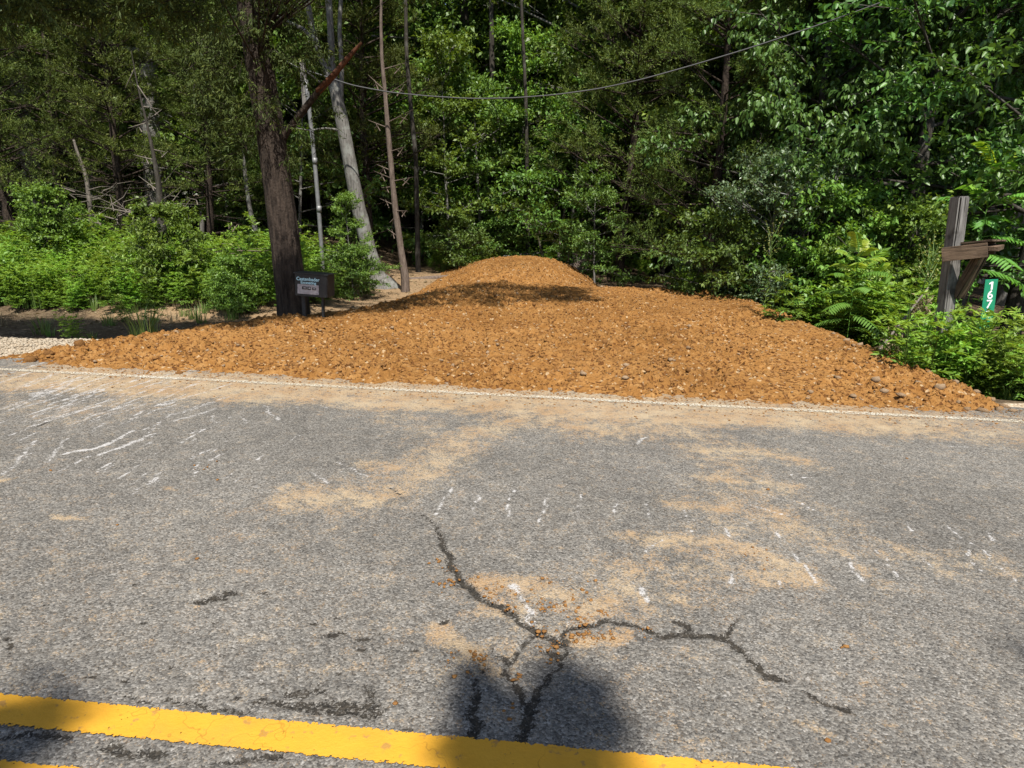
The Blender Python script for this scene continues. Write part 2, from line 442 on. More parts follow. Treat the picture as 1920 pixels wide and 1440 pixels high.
# orange and tan dirt driven over the asphalt
dirt = np.maximum(dirt, (1 - sstep(np.abs(RTg - (T_WHITE - .12) + wobY * 1.2), .25, .75)) * 0.75 * sstep(RSg, -5.4, -4.4) * (1 - 0.45 * sstep(RSg, 2.2, 3.6)))
for pts, w, val in [([(560, 935), (640, 935), (740, 925), (800, 890), (850, 845), (930, 800), (1000, 780)], .22, .62), ([(700, 870), (780, 870)], .16, .55), ([(1020, 780), (1120, 800), (1250, 800)], .30, .62),
                    ([(1290, 842), (1400, 845), (1500, 862)], .16, .62), ([(1310, 893), (1400, 905), (1460, 920)], .13, .58), ([(1290, 945), (1380, 955), (1460, 975), (1520, 1010)], .13, .62), ([(1500, 950), (1570, 970), (1620, 990)], .08, .4),
                    ([(1210, 1000), (1290, 1020), (1380, 1035), (1440, 1060), (1470, 1090)], .12, .66), ([(1400, 1080), (1450, 1095)], .08, .6), ([(1560, 1020), (1590, 1060), (1620, 1080)], .06, .5), ([(1720, 1030), (1770, 1060)], .10, .5),
                    ([(1840, 1040), (1920, 1070)], .10, .4), ([(1880, 830), (1920, 835)], .2, .3), ([(1480, 800), (1700, 815), (1880, 828)], .16, .5), ([(930, 1100), (1000, 1110), (1080, 1130), (1150, 1130)], .12, .72), ([(1180, 1090), (1260, 1060)], .13, .5),
                    ([(820, 1180), (850, 1200), (880, 1230), (900, 1255)], .055, .72), ([(1060, 1195), (1150, 1192)], .05, .75), ([(900, 1150), (990, 1160)], .06, .6), ([(1190, 1100), (1230, 1130)], .05, .7), ([(0, 895), (20, 893)], .04, .7),
                    ([(110, 975), (160, 975)], .03, .65), ([(325, 912), (335, 914)], .025, .6), ([(0, 730), (120, 730), (300, 715)], .16, .5), ([(130, 780), (300, 740)], .25, .4), ([(400, 725), (620, 745)], .25, .45), ([(1500, 1345), (1560, 1355)], .02, .5),
                    ([(1340, 1050), (1400, 1090)], .09, .45), ([(1280, 1080), (1290, 1110)], .05, .5), ([(780, 1260), (800, 1290)], .02, .4)]:
    stroke(dirt, pts, w * 1.9, w * 1.9, val * .95, 1.0, 'wide')
for pts, w, val in [([(1300, 800), (1370, 880), (1400, 980), (1330, 1060), (1160, 1115), (1000, 1130)], .50, .40), ([(720, 760), (830, 830), (700, 900), (580, 930)], .40, .36), ([(940, 1110), (1000, 1180), (880, 1230)], .24, .36), ([(1500, 1000), (1750, 1040), (1900, 1060)], .30, .34), ([(0, 760), (200, 770), (420, 740)], .5, .34)]:
    stroke(dirt, pts, w, w, val * 1.0, 1.0, 'wide')
dirt = np.maximum(dirt, 0.16 * fbm(RX * .7, RY * .7, 3, 61) + 0.08 * (1 - sstep(RTg, 1.9, 3.6)))
# pale scrape marks from tracks and bucket
WH = [([(5, 890), (35, 862), (65, 826)], .02), ([(88, 868), (110, 840), (125, 822)], .018), ([(120, 852), (200, 835), (250, 808)], .035), ([(180, 855), (240, 835), (280, 815)], .035), ([(290, 820), (293, 812)], .015),
      ([(355, 812), (400, 800)], .010), ([(395, 780), (405, 795)], .014), ([(400, 795), (450, 775)], .008), ([(455, 775), (462, 792)], .010), ([(495, 762), (518, 788)], .016), ([(552, 760), (568, 780)], .014), ([(585, 748), (612, 766)], .010),
      ([(355, 860), (390, 842)], .016), ([(362, 892), (370, 865)], .014), ([(285, 902), (305, 880)], .012), ([(225, 895), (262, 870)], .016), ([(160, 895), (210, 868)], .010), ([(480, 862), (490, 855)], .016), ([(582, 885), (618, 905)], .016), ([(632, 866), (650, 876), (692, 892)], .016),
      ([(635, 880), (640, 886)], .014), ([(845, 912), (830, 945), (818, 966)], .012), ([(905, 915), (890, 945), (886, 968)], .010), ([(965, 915), (955, 950), (950, 975)], .011), ([(1027, 923), (1018, 960), (1015, 985)], .009), ([(1090, 925), (1085, 980)], .011), ([(1150, 940), (1155, 975)], .009), ([(1215, 945), (1222, 970)], .009),
      ([(1195, 832), (1212, 820)], .022), ([(965, 1095), (985, 1140), (1000, 1170)], .022), ([(970, 1110), (1010, 1165)], .014), ([(1197, 1100), (1215, 1128)], .022), ([(1395, 893), (1445, 903)], .010), ([(1485, 890), (1520, 897)], .010), ([(1432, 927), (1465, 935)], .012), ([(1410, 948), (1480, 968)], .014), ([(1500, 945), (1540, 962)], .009),
      ([(1455, 998), (1470, 1012)], .014), ([(1480, 1028), (1510, 1065), (1535, 1096)], .013), ([(1580, 1045), (1600, 1072), (1615, 1090)], .014), ([(1645, 1030), (1670, 1065), (1692, 1090)], .014), ([(1722, 1038), (1755, 1070), (1775, 1090)], .012), ([(1770, 985), (1850, 1040), (1865, 1060)], .008), ([(1815, 1030), (1842, 1075)], .011),
      ([(1870, 1062), (1912, 1088)], .013), ([(1700, 980), (1712, 992)], .012), ([(1848, 996), (1870, 1015)], .012), ([(1365, 1075), (1375, 1095)], .016), ([(1455, 1088), (1462, 1100)], .014), ([(1360, 990), (1370, 1010)], .012), ([(1285, 955), (1295, 1000)], .008), ([(1775, 835), (1810, 838)], .02), ([(1200, 1035), (1240, 1012)], .012)]
for k_, (pts, w) in enumerate(WH): stroke(white, pts, w * (.8 + .5 * ((k_ * 37) % 10) / 10), None, .68 + .25 * ((k_ * 53) % 10) / 10, 1.0)
for k in range(80):                                     # broad fan of fine scuffs on the left
    r = np.random.default_rng(900 + k)
    x0, y0 = r.uniform(-40, 330), r.uniform(712, 800)
    L = r.uniform(40, 130)
    stroke(white, [(x0, y0), (x0 + L, y0 - L * r.uniform(.28, .42))], r.uniform(.012, .03), None, r.uniform(.45, .72), 1.0)
for k in range(26):
    r = np.random.default_rng(1900 + k)
    x0, y0 = r.uniform(0, 520), r.uniform(800, 930)
    L = r.uniform(15, 60)
    stroke(white, [(x0, y0), (x0 + L, y0 - L * r.uniform(.4, .8))], r.uniform(.008, .014), None, r.uniform(.5, .8), 1.0)
RZ = -0.010 * crack * (0.5 + 0.5 * vnoise(RX * 60, RY * 60, 5)) + 0.004 * (fbm(RX * 3, RY * 3, 2, 66) - .5) - 0.05 * sstep(RTg, 5.84, 6.05)
RZ = RZ + np.where(np.abs(RSg) > 5.5, 0, 0.0022 * (vnoise(RX * 75, RY * 75, 71) - .5))

t = NT('asphalt'); t.gain = 0.68
v = t.pos()
vc = t.n('SeparateColor'); t.put(vc.inputs[0], t.vor(v, 125.0))
vd = t.n('SeparateColor'); t.put(vd.inputs[0], t.vor(v, 210.0))
big = t.noise(v, 1.1, 3.0); med = t.noise(v, 9.0, 4.0); fine = t.noise(v, 75.0, 3.0, 0.7)
grit = t.math('MULTIPLY_ADD', vd.outputs[0], 0.35, t.math('MULTIPLY', vc.outputs[0], 0.65))
c = t.ramp(grit, [(0.08, (0.055, 0.052, 0.048)), (0.34, (0.130, 0.124, 0.114)), (0.58, (0.205, 0.194, 0.176)), (0.80, (0.285, 0.27, 0.24)), (0.95, (0.42, 0.40, 0.37))])
c = t.mix(t.math('MULTIPLY', vc.outputs[1], 0.16), c, (0.25, 0.19, 0.125))
c = t.mix(1.0, c, t.ramp(t.math('MULTIPLY_ADD', big, 0.6, t.math('MULTIPLY', med, 0.4)), [(0.35, 0.80), (0.65, 1.22)]), 'MULTIPLY')
cellr = t.math('MULTIPLY_ADD', vd.outputs[1], 0.5, t.math('MULTIPLY', vc.outputs[1], 0.5))
low = t.noise(v, 5.0, 3.0); streak = t.noise(v, 22.0, 4.0, 0.7)
df = t.smooth(t.math('ADD', t.attr('dirt'), t.math('MULTIPLY_ADD', t.math('SUBTRACT', med, 0.5), 1.1, t.math('MULTIPLY_ADD', cellr, -0.75, t.math('MULTIPLY', t.math('SUBTRACT', streak, 0.5), 1.3)))), -0.15, 0.50)
c = t.mix(t.math('MULTIPLY', df, 0.72), c, t.ramp(t.noise(v, 3.5, 4.0), [(0.35, (0.52, 0.325, 0.155)), (0.65, (0.60, 0.455, 0.28))]))
wf = t.smooth(t.math('ADD', t.math('MULTIPLY', t.attr('white'), 0.85), t.math('MULTIPLY_ADD', cellr, -0.9, t.math('MULTIPLY_ADD', streak, 1.5, t.math('MULTIPLY_ADD', low, 0.6, -0.90)))), 0.0, 0.38)
c = t.mix(t.math('MULTIPLY', wf, t.smooth(t.attr('white'), 0.05, 0.5)), c, (0.56, 0.54, 0.52))
kf = t.smooth(t.math('ADD', t.math('MULTIPLY', t.attr('crack'), 1.1), t.math('MULTIPLY_ADD', cellr, -0.95, t.math('MULTIPLY_ADD', streak, 1.4, -0.72))), 0.05, 0.28)
kf = t.math('MULTIPLY', kf, t.smooth(t.attr('crack'), 0.05, 0.3))
c = t.mix(kf, c, t.ramp(fine, [(0.35, (0.020, 0.018, 0.015)), (0.7, (0.075, 0.062, 0.046))]))
hh = t.math('MULTIPLY_ADD', t.vor(v, 125.0, 'Distance'), -0.8, t.math('MULTIPLY', fine, 0.8))
M['asphalt'] = t.done(t.bsdf(c, 0.85, t.bump(hh, 0.006, 0.8), spec=0.25))
road = obj('road', mesh('road', np.stack([RX, RY, RZ], -1), grid_faces(len(rt), len(rs)), [M['asphalt']],
                        {'crack': crack.ravel(), 'dirt': dirt.ravel(), 'white': white.ravel()}, smooth=True))
tag(road, 'grey cracked asphalt road with tan dirt smears and scrape marks', kind='structure')

def mat_paint(name, lo, hi, wear, dusty, dustcol):
    t = NT(name); t.gain = .74
    v = t.pos()
    fine = t.noise(v, 70.0, 3.0, 0.7); med = t.noise(v, 10.0, 4.0)
    c = t.mix(med, lo, hi)
    c = t.mix(t.smooth(t.noise(v, 26.0, 3.0), 0.62, 0.70), c, tuple(x * .62 + .04 for x in lo))
    if dusty: c = t.mix(t.math('MULTIPLY', t.smooth(t.noise(v, 2.0, 4.0), 0.3, 0.65), dusty), c, dustcol)
    ed = t.attr('edge')                                 # 1 inside the line, 0 at its ragged rim
    hair = t.math('MAXIMUM', t.smooth(t.math('ABSOLUTE', t.math('SUBTRACT', t.noise(v, 3.0, 4.0, 0.55), 0.5)), 0.0, 0.004), t.smooth(t.noise(t.scalevec(v, (1.3, 1.3, 1.3)), 1.0, 2.0), 0.50, 0.44))
    c = t.mix(hair, (0.46, 0.23, 0.02) if not dusty else dustcol, c)
    if not dusty: c = t.mix(t.math('MULTIPLY', t.smooth(t.noise(v, 1.7, 5.0, 0.65), 0.46, 0.72), 0.45), c, (0.40, 0.235, 0.05))
    a = t.math('GREATER_THAN', t.math('ADD', ed, t.math('MULTIPLY_ADD', fine, 1.0, t.math('MULTIPLY_ADD', t.vor(v, 95.0, 'Distance'), -0.35, -0.45))), wear)
    return t.done(t.bsdf(c, 0.7, t.bump(fine, 0.002), spec=0.3, alpha=a))
M['yellow'] = mat_paint('yellow_road_paint', (0.66, 0.32, 0.022), (0.74, 0.39, 0.035), 0.60, 0, None)
M['whitepaint'] = mat_paint('white_road_paint', (0.62, 0.58, 0.48), (0.72, 0.68, 0.58), 0.86, 0.6, (0.54, 0.44, 0.30))

def painted_line(name, tc, w, mat, label, rim):
    s = axis_vals(-60, -5.2, 5.0, 60, 0.02, 1.3)
    tt = np.linspace(-w / 2 - rim, w / 2 + rim, 17)
    S, T = np.meshgrid(s, tt)
    e = (w / 2 + rim - np.abs(T)) / (2 * rim)
    x, y = to_xy(S, tc + T)
    z = 0.0045 + 0.004 * (fbm(x * 3, y * 3, 2, 66) - .5)
    o = obj(name, mesh(name, np.stack([x, y, z], -1), grid_faces(len(tt), len(s)), [mat], {'edge': np.clip(e, 0, 1).ravel()}, smooth=True))
    return tag(o, label, kind='structure')
W_Y = 0.126
T_YEL -= .006
painted_line('yellow_line', T_YEL, W_Y, M['yellow'], 'yellow centre line farther from the camera', 0.012)
painted_line('yellow_line', T_YEL - W_Y - 0.108, W_Y, M['yellow'], 'yellow centre line cut by the bottom edge of the picture', 0.012)
painted_line('white_line', T_WHITE, 0.125, M['whitepaint'], 'dusty white edge line beside the orange dirt', 0.03)

# ---------------------------------------------------------------- the spread fill dirt
_R = np.array([G(*q)[:2] for q in ((1880, 762), (1700, 692), (1600, 652), (1500, 617), (1430, 592), (1360, 574))])
_L = np.array([G(*q)[:2] for q in ((10, 668), (150, 652), (250, 640), (350, 622), (500, 610), (620, 600), (740, 570), (790, 548))])

def fill_base(x, y):
    s, t_ = to_st(x, y)
    toe = np.interp(s, _toe[:, 0], _toe[:, 1])
    dr = np.interp(y, _R[:, 1], _R[:, 0]) + 0.0 - x
    dl = x - np.interp(y, _L[:, 1], _L[:, 0])
    top = 0.10 + 0.16 * sstep(t_, 6.2, 11.0)
    top = top - 0.5 * sstep(y + 0.10 * (x - 2) ** 2 * (x > 2), 11.9, 13.3) * sstep(x, 0.6, 1.8)
    a = (t_ - toe) * 0.22 + 0.005
    b = dr * 0.75 + 0.02
    c = dl * 0.30 + 0.02
    k = 0.035
    h = -k * np.log(np.exp(-np.clip(a, -2, 2) / k) + np.exp(-np.clip(b, -2, 2) / k) + np.exp(-np.clip(c, -2, 2) / k) + np.exp(-np.clip(top, -2, 2) / k))
    hx, hy = 0.25, 15.2
    r2 = ((x - hx) / np.where(x > hx, 1.5, 1.8)) ** 2 + ((y - hy) / np.where(y > hy, 3.5, 4.2)) ** 2
    hump = 0.50 * (1 - r2 ** 1.15) + 0.02
    h = np.where(y > 10.6, np.maximum(h, hump), h)
    return h

def fill_height(x, y):
    h = fill_base(x, y)
    body = sstep(h - terrain(x, y), 0.0, 0.05)
    w = np.minimum(0.12 + 2.6 * fbm(x * 1.4, y * 1.4, 3, 20) ** 2.2, 0.85)
    wx, wy = x + .05 * (fbm(x * 9, y * 9, 2, 88) - .5), y + .05 * (fbm(x * 9, y * 9, 2, 89) - .5)
    lump = 1.35 * w * (0.085 * (fbm(wx * 5, wy * 4.5, 4, 1) - .5) + 0.060 * (np.abs(fbm(wx * 14, wy * 12, 3, 2) - .5) * 2 - .25)
                + 0.034 * (0.55 - cell(wx * 17, wy * 15, 3)) + 0.022 * (vnoise(x * 38, y * 33, 4) - .5))
    return h + lump * (0.4 + 0.6 * body) + 0.03 * (fbm(x * 1.1, y * 1.1, 3, 77) - .5) * body

fs = np.arange(-6.6, 6.0, 0.020)
ft = [5.2]
while ft[-1] < 19.5: ft.append(ft[-1] + 0.016 + 0.0042 * (ft[-1] - 5.2))
ft = np.array(ft)
FS, FT = np.meshgrid(fs, ft)
FX, FY = to_xy(FS, FT)
FZ = fill_height(FX, FY)
GT = terrain(FX, FY)
ff = grid_faces(len(ft), len(fs))
keep = (FZ - np.maximum(GT, np.where(FT < 5.86, 0.0, -9)) > -0.02).ravel()
ff = ff[keep[ff].any(1)]
used = np.unique(ff); remap = np.zeros(FZ.size, np.int32); remap[used] = np.arange(len(used))
fv = np.stack([FX, FY, FZ], -1).reshape(-1, 3)[used]
fill = bpy.data.objects.new('dirt_mound', None); COL.objects.link(fill)
fill.location = (0, 0, 0)
tag(fill, 'spread mound of orange-brown fill dirt running back from the road', 'dirt mound')
obj('soil', mesh('soil', fv, remap[ff], [M['dirt']], smooth=False), fill)

def ico():
    p = (1 + 5 ** .5) / 2
    v = np.array([(-1, p, 0), (1, p, 0), (-1, -p, 0), (1, -p, 0), (0, -1, p), (0, 1, p), (0, -1, -p), (0, 1, -p), (p, 0, -1), (p, 0, 1), (-p, 0, -1), (-p, 0, 1)], float)
    f = np.array([(0, 11, 5), (0, 5, 1), (0, 1, 7), (0, 7, 10), (0, 10, 11), (1, 5, 9), (5, 11, 4), (11, 10, 2), (10, 7, 6), (7, 1, 8), (3, 9, 4), (3, 4, 2), (3, 2, 6), (3, 6, 8), (3, 8, 9), (4, 9, 5), (2, 4, 11), (6, 2, 10), (8, 6, 7), (9, 8, 1)])
    return nrm(v), f
ICO_V, ICO_F = ico()
def subdiv(v, f):
    cache, vs, nf = {}, list(v), []
    def mid(a, b):
        k = (min(a, b), max(a, b))
        if k not in cache:
            m = vs[a] + vs[b]; vs.append(m / np.linalg.norm(m)); cache[k] = len(vs) - 1
        return cache[k]
    for a, b, c in f:
        x, y, z = mid(a, b), mid(b, c), mid(c, a)
        nf += [(a, x, z), (b, y, x), (c, z, y), (x, y, z)]
    return np.array(vs), np.array(nf)
ICO2_V, ICO2_F = subdiv(ICO_V, ICO_F)

def lumps(pos, size, rng, flat=0.7):                    # many small rough lumps as one mesh
    n = len(pos)
    v = np.tile(ICO_V, (n, 1, 1)) * (1 + rng.uniform(-.32, .32, (n, 12, 1)))
    v = v * np.stack([rng.uniform(.7, 1.3, n), rng.uniform(.7, 1.3, n), rng.uniform(.5, .9, n) * flat / .7], -1)[:, None]
    a = rng.uniform(0, 6.28, n); ca, sa = np.cos(a), np.sin(a)
    x = v[..., 0] * ca[:, None] - v[..., 1] * sa[:, None]; y = v[..., 0] * sa[:, None] + v[..., 1] * ca[:, None]
    v = np.stack([x, y, v[..., 2]], -1) * size[:, None, None] + pos[:, None]
    f = (ICO_F[None] + 12 * np.arange(n)[:, None, None]).reshape(-1, 3)
    return v.reshape(-1, 3), f, np.repeat(rng.random(n), 12)

def rock_meshes(name, mat, seed, n=6, angular=False):
    out = []
    for k in range(n):
        r = np.random.default_rng(seed + k)
        v, f = (ICO_V, ICO_F) if angular else (ICO2_V, ICO2_F)
        v = v * (1 + r.uniform(-.33, .33, (len(v), 1))) * r.uniform(.65, 1.2, 3)
        v[:, 2] *= .75
        out.append(mesh(name, v, f, [mat], {'tint': np.full(len(v), r.random())}))
    return out

rng = np.random.default_rng(5)
def sample_fill(n, power=2.0):
    t_ = 5.3 + (17.5 - 5.3) * rng.random(n * 4) ** power
    s = rng.uniform(-6.5, 5.8, n * 4)
    x, y = to_xy(s, t_)
    ok = fill_base(x, y) > np.where(t_ < 5.9, 0.006, terrain(x, y) + 0.01)
    x, y = x[ok][:n], y[ok][:n]
    return x, y
x, y = sample_fill(12000)
sz = 0.005 + 0.019 * rng.random(len(x)) ** 3
p = np.stack([x, y, fill_height(x, y) + sz * .1], -1)
v, f, tn = lumps(p, sz, rng)
tag(obj('clods', mesh('clods', v, f, [M['clod']], {'tint': tn}), fill), kind='stuff')
x, y = sample_fill(700)
sz = 0.006 + 0.014 * rng.random(len(x)) ** 2
p = np.stack([x, y, fill_height(x, y) + sz * .3], -1)
v, f, tn = lumps(p, sz, rng, .5)
tag(obj('stone_chips', mesh('stone_chips', v, f, [M['stone']], {'tint': tn}), fill), kind='stuff')
CL, ST = rock_meshes('clod', M['clod'], 300), rock_meshes('stone', M['stone'], 400, 6, True)
x, y = sample_fill(260, 1.8)
for i in range(len(x)):
    s_ = 0.014 + 0.030 * rng.random() ** 3
    obj('clod', CL[i % 6], fill, (x[i], y[i], fill_height(x[i], y[i]) + s_ * .1), (0, 0, rng.uniform(0, 6.28)), s_)
x, y = sample_fill(150, 1.8)
for i in range(len(x)):
    s_ = 0.013 + 0.022 * rng.random() ** 2
    obj('stone', ST[i % 6], fill, (x[i], y[i], fill_height(x[i], y[i]) + s_ * .3), (rng.uniform(-.4, .4), 0, rng.uniform(0, 6.28)), s_)
for (px, py, s_) in [(1292, 634, .05), (1130, 655, .06), (1860, 745, .07), (1885, 752, .055), (1875, 757, .05), (1845, 760, .06), (1800, 748, .055), (1760, 735, .07), (1720, 728, .05), (1690, 742, .06), (1655, 735, .055), (1815, 757, .05), (1600, 742, .05), (1520, 735, .045), (1900, 760, .05), (1570, 720, .05), (1830, 735, .06), (1790, 728, .05), (1585, 655, .06), (1610, 662, .05), (1740, 705, .05), (335, 690, .04), (1290, 710, .045), (960, 595, .04), (710, 690, .04), (1560, 645, .05), (55, 668, .07), (150, 655, .08), (90, 662, .06), (1640, 725, .07)]:
    q = G(px, py, .05)
    obj('stone' if (px > 1500 or px in (960, 1292)) else 'clod', (ST if (px > 1500 or px in (960, 1292)) else CL)[px % 6], fill, (q[0], q[1], max(float(fill_height(q[0], q[1])), 0) + s_ * .1), (0, 0, px), s_ * .75)

# crumbs of dirt dropped on the asphalt, loose gravel on the verge
cs, ct = [], []
for k in range(4200):
    s = rng.uniform(-4.8, 4.5); d = abs(rng.normal(0, .26))
    cs.append(s); ct.append(np.interp(s, _toe[:, 0], _toe[:, 1]) - d + .04)
x, y = to_xy(np.array(cs), np.array(ct))
ex = []
for (px, py, sx, sy, n) in [(1000, 1130, 60, 22, 260), (1090, 1130, 28, 14, 120), (880, 1235, 24, 16, 90), (1010, 1205, 40, 12, 120), (1130, 1180, 40, 10, 120), (850, 1090, 20, 25, 60), (1430, 1050, 60, 40, 50), (990, 1250, 60, 50, 24), (700, 1000, 500, 160, 40), (1400, 1150, 400, 150, 40)]:
    cc = rng.normal(size=(max(3, n // 12), 2)) * (sx, sy) + (px, py)
    for k in range(n):
        q = cc[rng.integers(len(cc))]; ex.append(G(q[0] + rng.normal(0, 9), q[1] + rng.normal(0, 5))[:2])
for q in [(852, 1270), (370, 1048), (220, 985), (408, 900), (95, 883), (1552, 1390), (740, 1320), (955, 1350), (1020, 1185), (1075, 1125), (1100, 1112), (1440, 918), (1700, 860)]: ex.append(G(*q)[:2])
ex = np.array(ex)
x = np.concatenate([x, ex[:, 0]]); y = np.concatenate([y, ex[:, 1]])
sz = np.concatenate([0.0025 + .0085 * rng.random(4200) ** 3.5, 0.0014 + 0.0085 * rng.random(len(ex) - 13) ** 5, np.full(13, .009)])
v, f, tn = lumps(np.stack([x, y, .001 + sz * .2], -1), sz, rng, .5)
tag(obj('dirt_crumbs', mesh('dirt_crumbs', v, f, [M['clod']], {'tint': tn})), 'small orange dirt crumbs scattered over the asphalt', 'dirt crumbs', kind='stuff')
n = 9000
s = rng.uniform(-8.5, -3.2, n); tt = rng.uniform(5.75, 7.2, n)
x, y = to_xy(s, tt)
ok = (fill_base(x, y) < terrain(x, y) + .01) & (rng.random(n) < 1 - sstep(tt, 6.7, 7.2))
x, y = x[ok], y[ok]
s2 = rng.uniform(4.3, 6.5, 1500); t2 = rng.uniform(5.55, 6.2, 1500)
x2, y2 = to_xy(s2, t2); x = np.concatenate([x, x2]); y = np.concatenate([y, y2])
sz = 0.007 + .014 * rng.random(len(x)) ** 2
v, f, tn = lumps(np.stack([x, y, np.maximum(terrain(x, y), np.where(to_st(x, y)[1] < 5.9, 0, -9)) + sz * .4], -1), sz, rng)
tag(obj('gravel', mesh('gravel', v, f, [M['gravel']], {'tint': tn})), 'pale limestone gravel along the road shoulder', 'gravel', kind='stuff')

# ---------------------------------------------------------------- plants: building blocks
def leaf_mesh(name, pos, axis, up, L, W, tint, mat, six=False, fold=.18, droop=.12):
    axis = nrm(axis); side = nrm(np.cross(axis, up)); nn = np.cross(side, axis)
    L = np.broadcast_to(L, len(pos))[:, None]; W = np.broadcast_to(W, len(pos))[:, None]
    tip = pos + axis * L - nn * L * droop
    n = len(pos)
    if six:
        a, b = pos + axis * L * .32, pos + axis * L * .70 - nn * L * droop * .5
        V = np.stack([pos, a + side * W * .5 + nn * W * fold, b + side * W * .36 + nn * W * fold * .7, tip, b - side * W * .36 + nn * W * fold * .7, a - side * W * .5 + nn * W * fold], 1)
        i = 6 * np.arange(n)[:, None]
        F = np.concatenate([i + np.array([[0, 1, 2, 3]]), i + np.array([[0, 3, 4, 5]])])
        k = 6
    else:
        m = pos + axis * L * .45
        V = np.stack([pos, m + side * W * .5 + nn * W * fold, tip, m - side * W * .5 + nn * W * fold], 1)
        F = 4 * np.arange(n)[:, None] + np.array([[0, 1, 2, 3]])
        k = 4
    return mesh(name, V.reshape(-1, 3), F, [mat], {'tint': np.repeat(np.clip(tint, 0, 1), k)})

def cones(a, b, r0, r1, sides=5):                       # tapered twigs from a to b, as arrays
    n = len(a); d = nrm(b - a)
    u = nrm(np.cross(d, np.where(np.abs(d[:, 2:3]) > .9, [[1., 0, 0]], [[0, 0, 1.]]))); w = np.cross(d, u)
    ang = np.arange(sides) * 2 * np.pi / sides
    ring = u[:, None] * np.cos(ang)[None, :, None] + w[:, None] * np.sin(ang)[None, :, None]
    r0 = np.broadcast_to(r0, n)[:, None, None]; r1 = np.broadcast_to(r1, n)[:, None, None]
    V = np.concatenate([a[:, None] + ring * r0, b[:, None] + ring * r1], 1)
    i = np.arange(sides); j = (i + 1) % sides
    q = np.stack([i, j, j + sides, i + sides], -1)
    F = (2 * sides * np.arange(n)[:, None, None] + q[None]).reshape(-1, 4)
    return V.reshape(-1, 3), F

def tube(pts, radii, sides=12, rough=.06, seed=0, sub=6, cap=True):
    pts = np.asarray(pts, float); radii = np.asarray(radii, float)
    u = np.linspace(0, len(pts) - 1, (len(pts) - 1) * sub + 1); k = np.arange(len(pts))
    c = np.stack([np.interp(u, k, pts[:, i]) for i in range(3)], -1); r = np.interp(u, k, radii)
    for _ in range(2): c[1:-1] = .25 * c[:-2] + .5 * c[1:-1] + .25 * c[2:]
    d = nrm(np.gradient(c, axis=0))
    ref = np.array([1., 0, 0]) if abs(d[0, 0]) < .8 else np.array([0, 1., 0])
    a = nrm(np.cross(d, ref)); b = np.cross(d, a)
    th = np.arange(sides) * 2 * np.pi / sides
    h = np.concatenate([[0], np.cumsum(np.linalg.norm(np.diff(c, axis=0), axis=1))])
    rr = r[:, None] * (1 + rough * (2 * fbm(np.cos(th)[None] * 2.2 + seed * 9 + 0 * h[:, None], h[:, None] * 2.0 + np.sin(th)[None] * 2.2, 3, seed) - 1) * 2)
    V = c[:, None] + a[:, None] * (np.cos(th)[None] * rr)[..., None] + b[:, None] * (np.sin(th)[None] * rr)[..., None]
    n = len(u); i = np.arange(n * sides).reshape(n, sides); j = np.roll(i, -1, 1)
    F = np.stack([i[:-1], j[:-1], j[1:], i[1:]], -1).reshape(-1, 4)
    V = V.reshape(-1, 3)
    tri = np.zeros((0, 3), int)
    if cap:
        V = np.concatenate([V, c[-1:], c[:1]])
        tri = np.concatenate([np.stack([i[-1], j[-1], np.full(sides, n * sides)], -1), np.stack([j[0], i[0], np.full(sides, n * sides + 1)], -1)])
    return V, F, tri

def join(parts):
    V, Q, T, o = [], [], [], 0
    for p_ in parts:
        V.append(p_[0]); Q.append(p_[1] + o)
        if len(p_) > 2 and len(p_[2]): T.append(p_[2] + o)
        o += len(p_[0])
    fs_ = [np.concatenate(Q)]
    if T: fs_.append(np.concatenate(T))
    return np.concatenate(V), fs_

def unit(r, n):
    return nrm(r.normal(size=(n, 3)))

def skeleton(r, starts, dirs, lens, nsec, ntwig, twl, sec=.42, spread=.8, flat=.55, zup=.0, gap=.25):
    n = len(starts)
    u = r.uniform(gap, 1.0, (n, nsec)) ** .85
    bend = (u ** 2)[..., None] * np.array([0, 0, -1.]) * (lens * .10)[:, None, None]
    p2 = (starts[:, None] + dirs[:, None] * (u * lens[:, None])[..., None] + bend).reshape(-1, 3)
    rnd = unit(r, n * nsec); rnd[:, 2] *= flat
    d2 = nrm(np.repeat(dirs, nsec, 0) * .7 + rnd * spread + np.array([0, 0, zup]))
    l2 = (np.repeat(lens, nsec) * sec * (1.25 - .6 * u.ravel()) * r.uniform(.6, 1.2, n * nsec))
    m = len(p2)
    u3 = r.uniform(.15, 1.0, (m, ntwig))
    p3 = (p2[:, None] + d2[:, None] * (u3 * l2[:, None])[..., None]).reshape(-1, 3)
    rnd = unit(r, m * ntwig); rnd[:, 2] *= flat
    d3 = nrm(np.repeat(d2, ntwig, 0) * .6 + rnd * spread + np.array([0, 0, zup]))
    l3 = twl * r.uniform(.6, 1.3, m * ntwig)
    e1 = starts + dirs * lens[:, None] + np.array([0, 0, -1.]) * (lens * .10)[:, None]
    return (starts, e1), (p2, p2 + d2 * l2[:, None]), (p3, d3, l3)

def foliage(r, tw, nleaf, jit=.9, hang=.35, upj=.5):
    p3, d3, l3 = tw
    n = len(p3)
    u = np.tile(np.linspace(.12, 1.0, nleaf), (n, 1)) + r.uniform(-.05, .05, (n, nleaf))
    pos = (p3[:, None] + d3[:, None] * (u * l3[:, None])[..., None]).reshape(-1, 3)
    k = n * nleaf
    ax = nrm(np.repeat(d3, nleaf, 0) * .6 + unit(r, k) * jit + np.array([0, 0, -hang]))
    up = nrm(np.array([0, 0, 1.]) + r.normal(size=(k, 3)) * upj)
    tint = np.repeat(r.random(n), nleaf) * .55 + r.random(k) * .45
    return pos, ax, up, tint

def gold(n, r): return np.arange(n) * 2.39996 + r.uniform(-.5, .5, n)

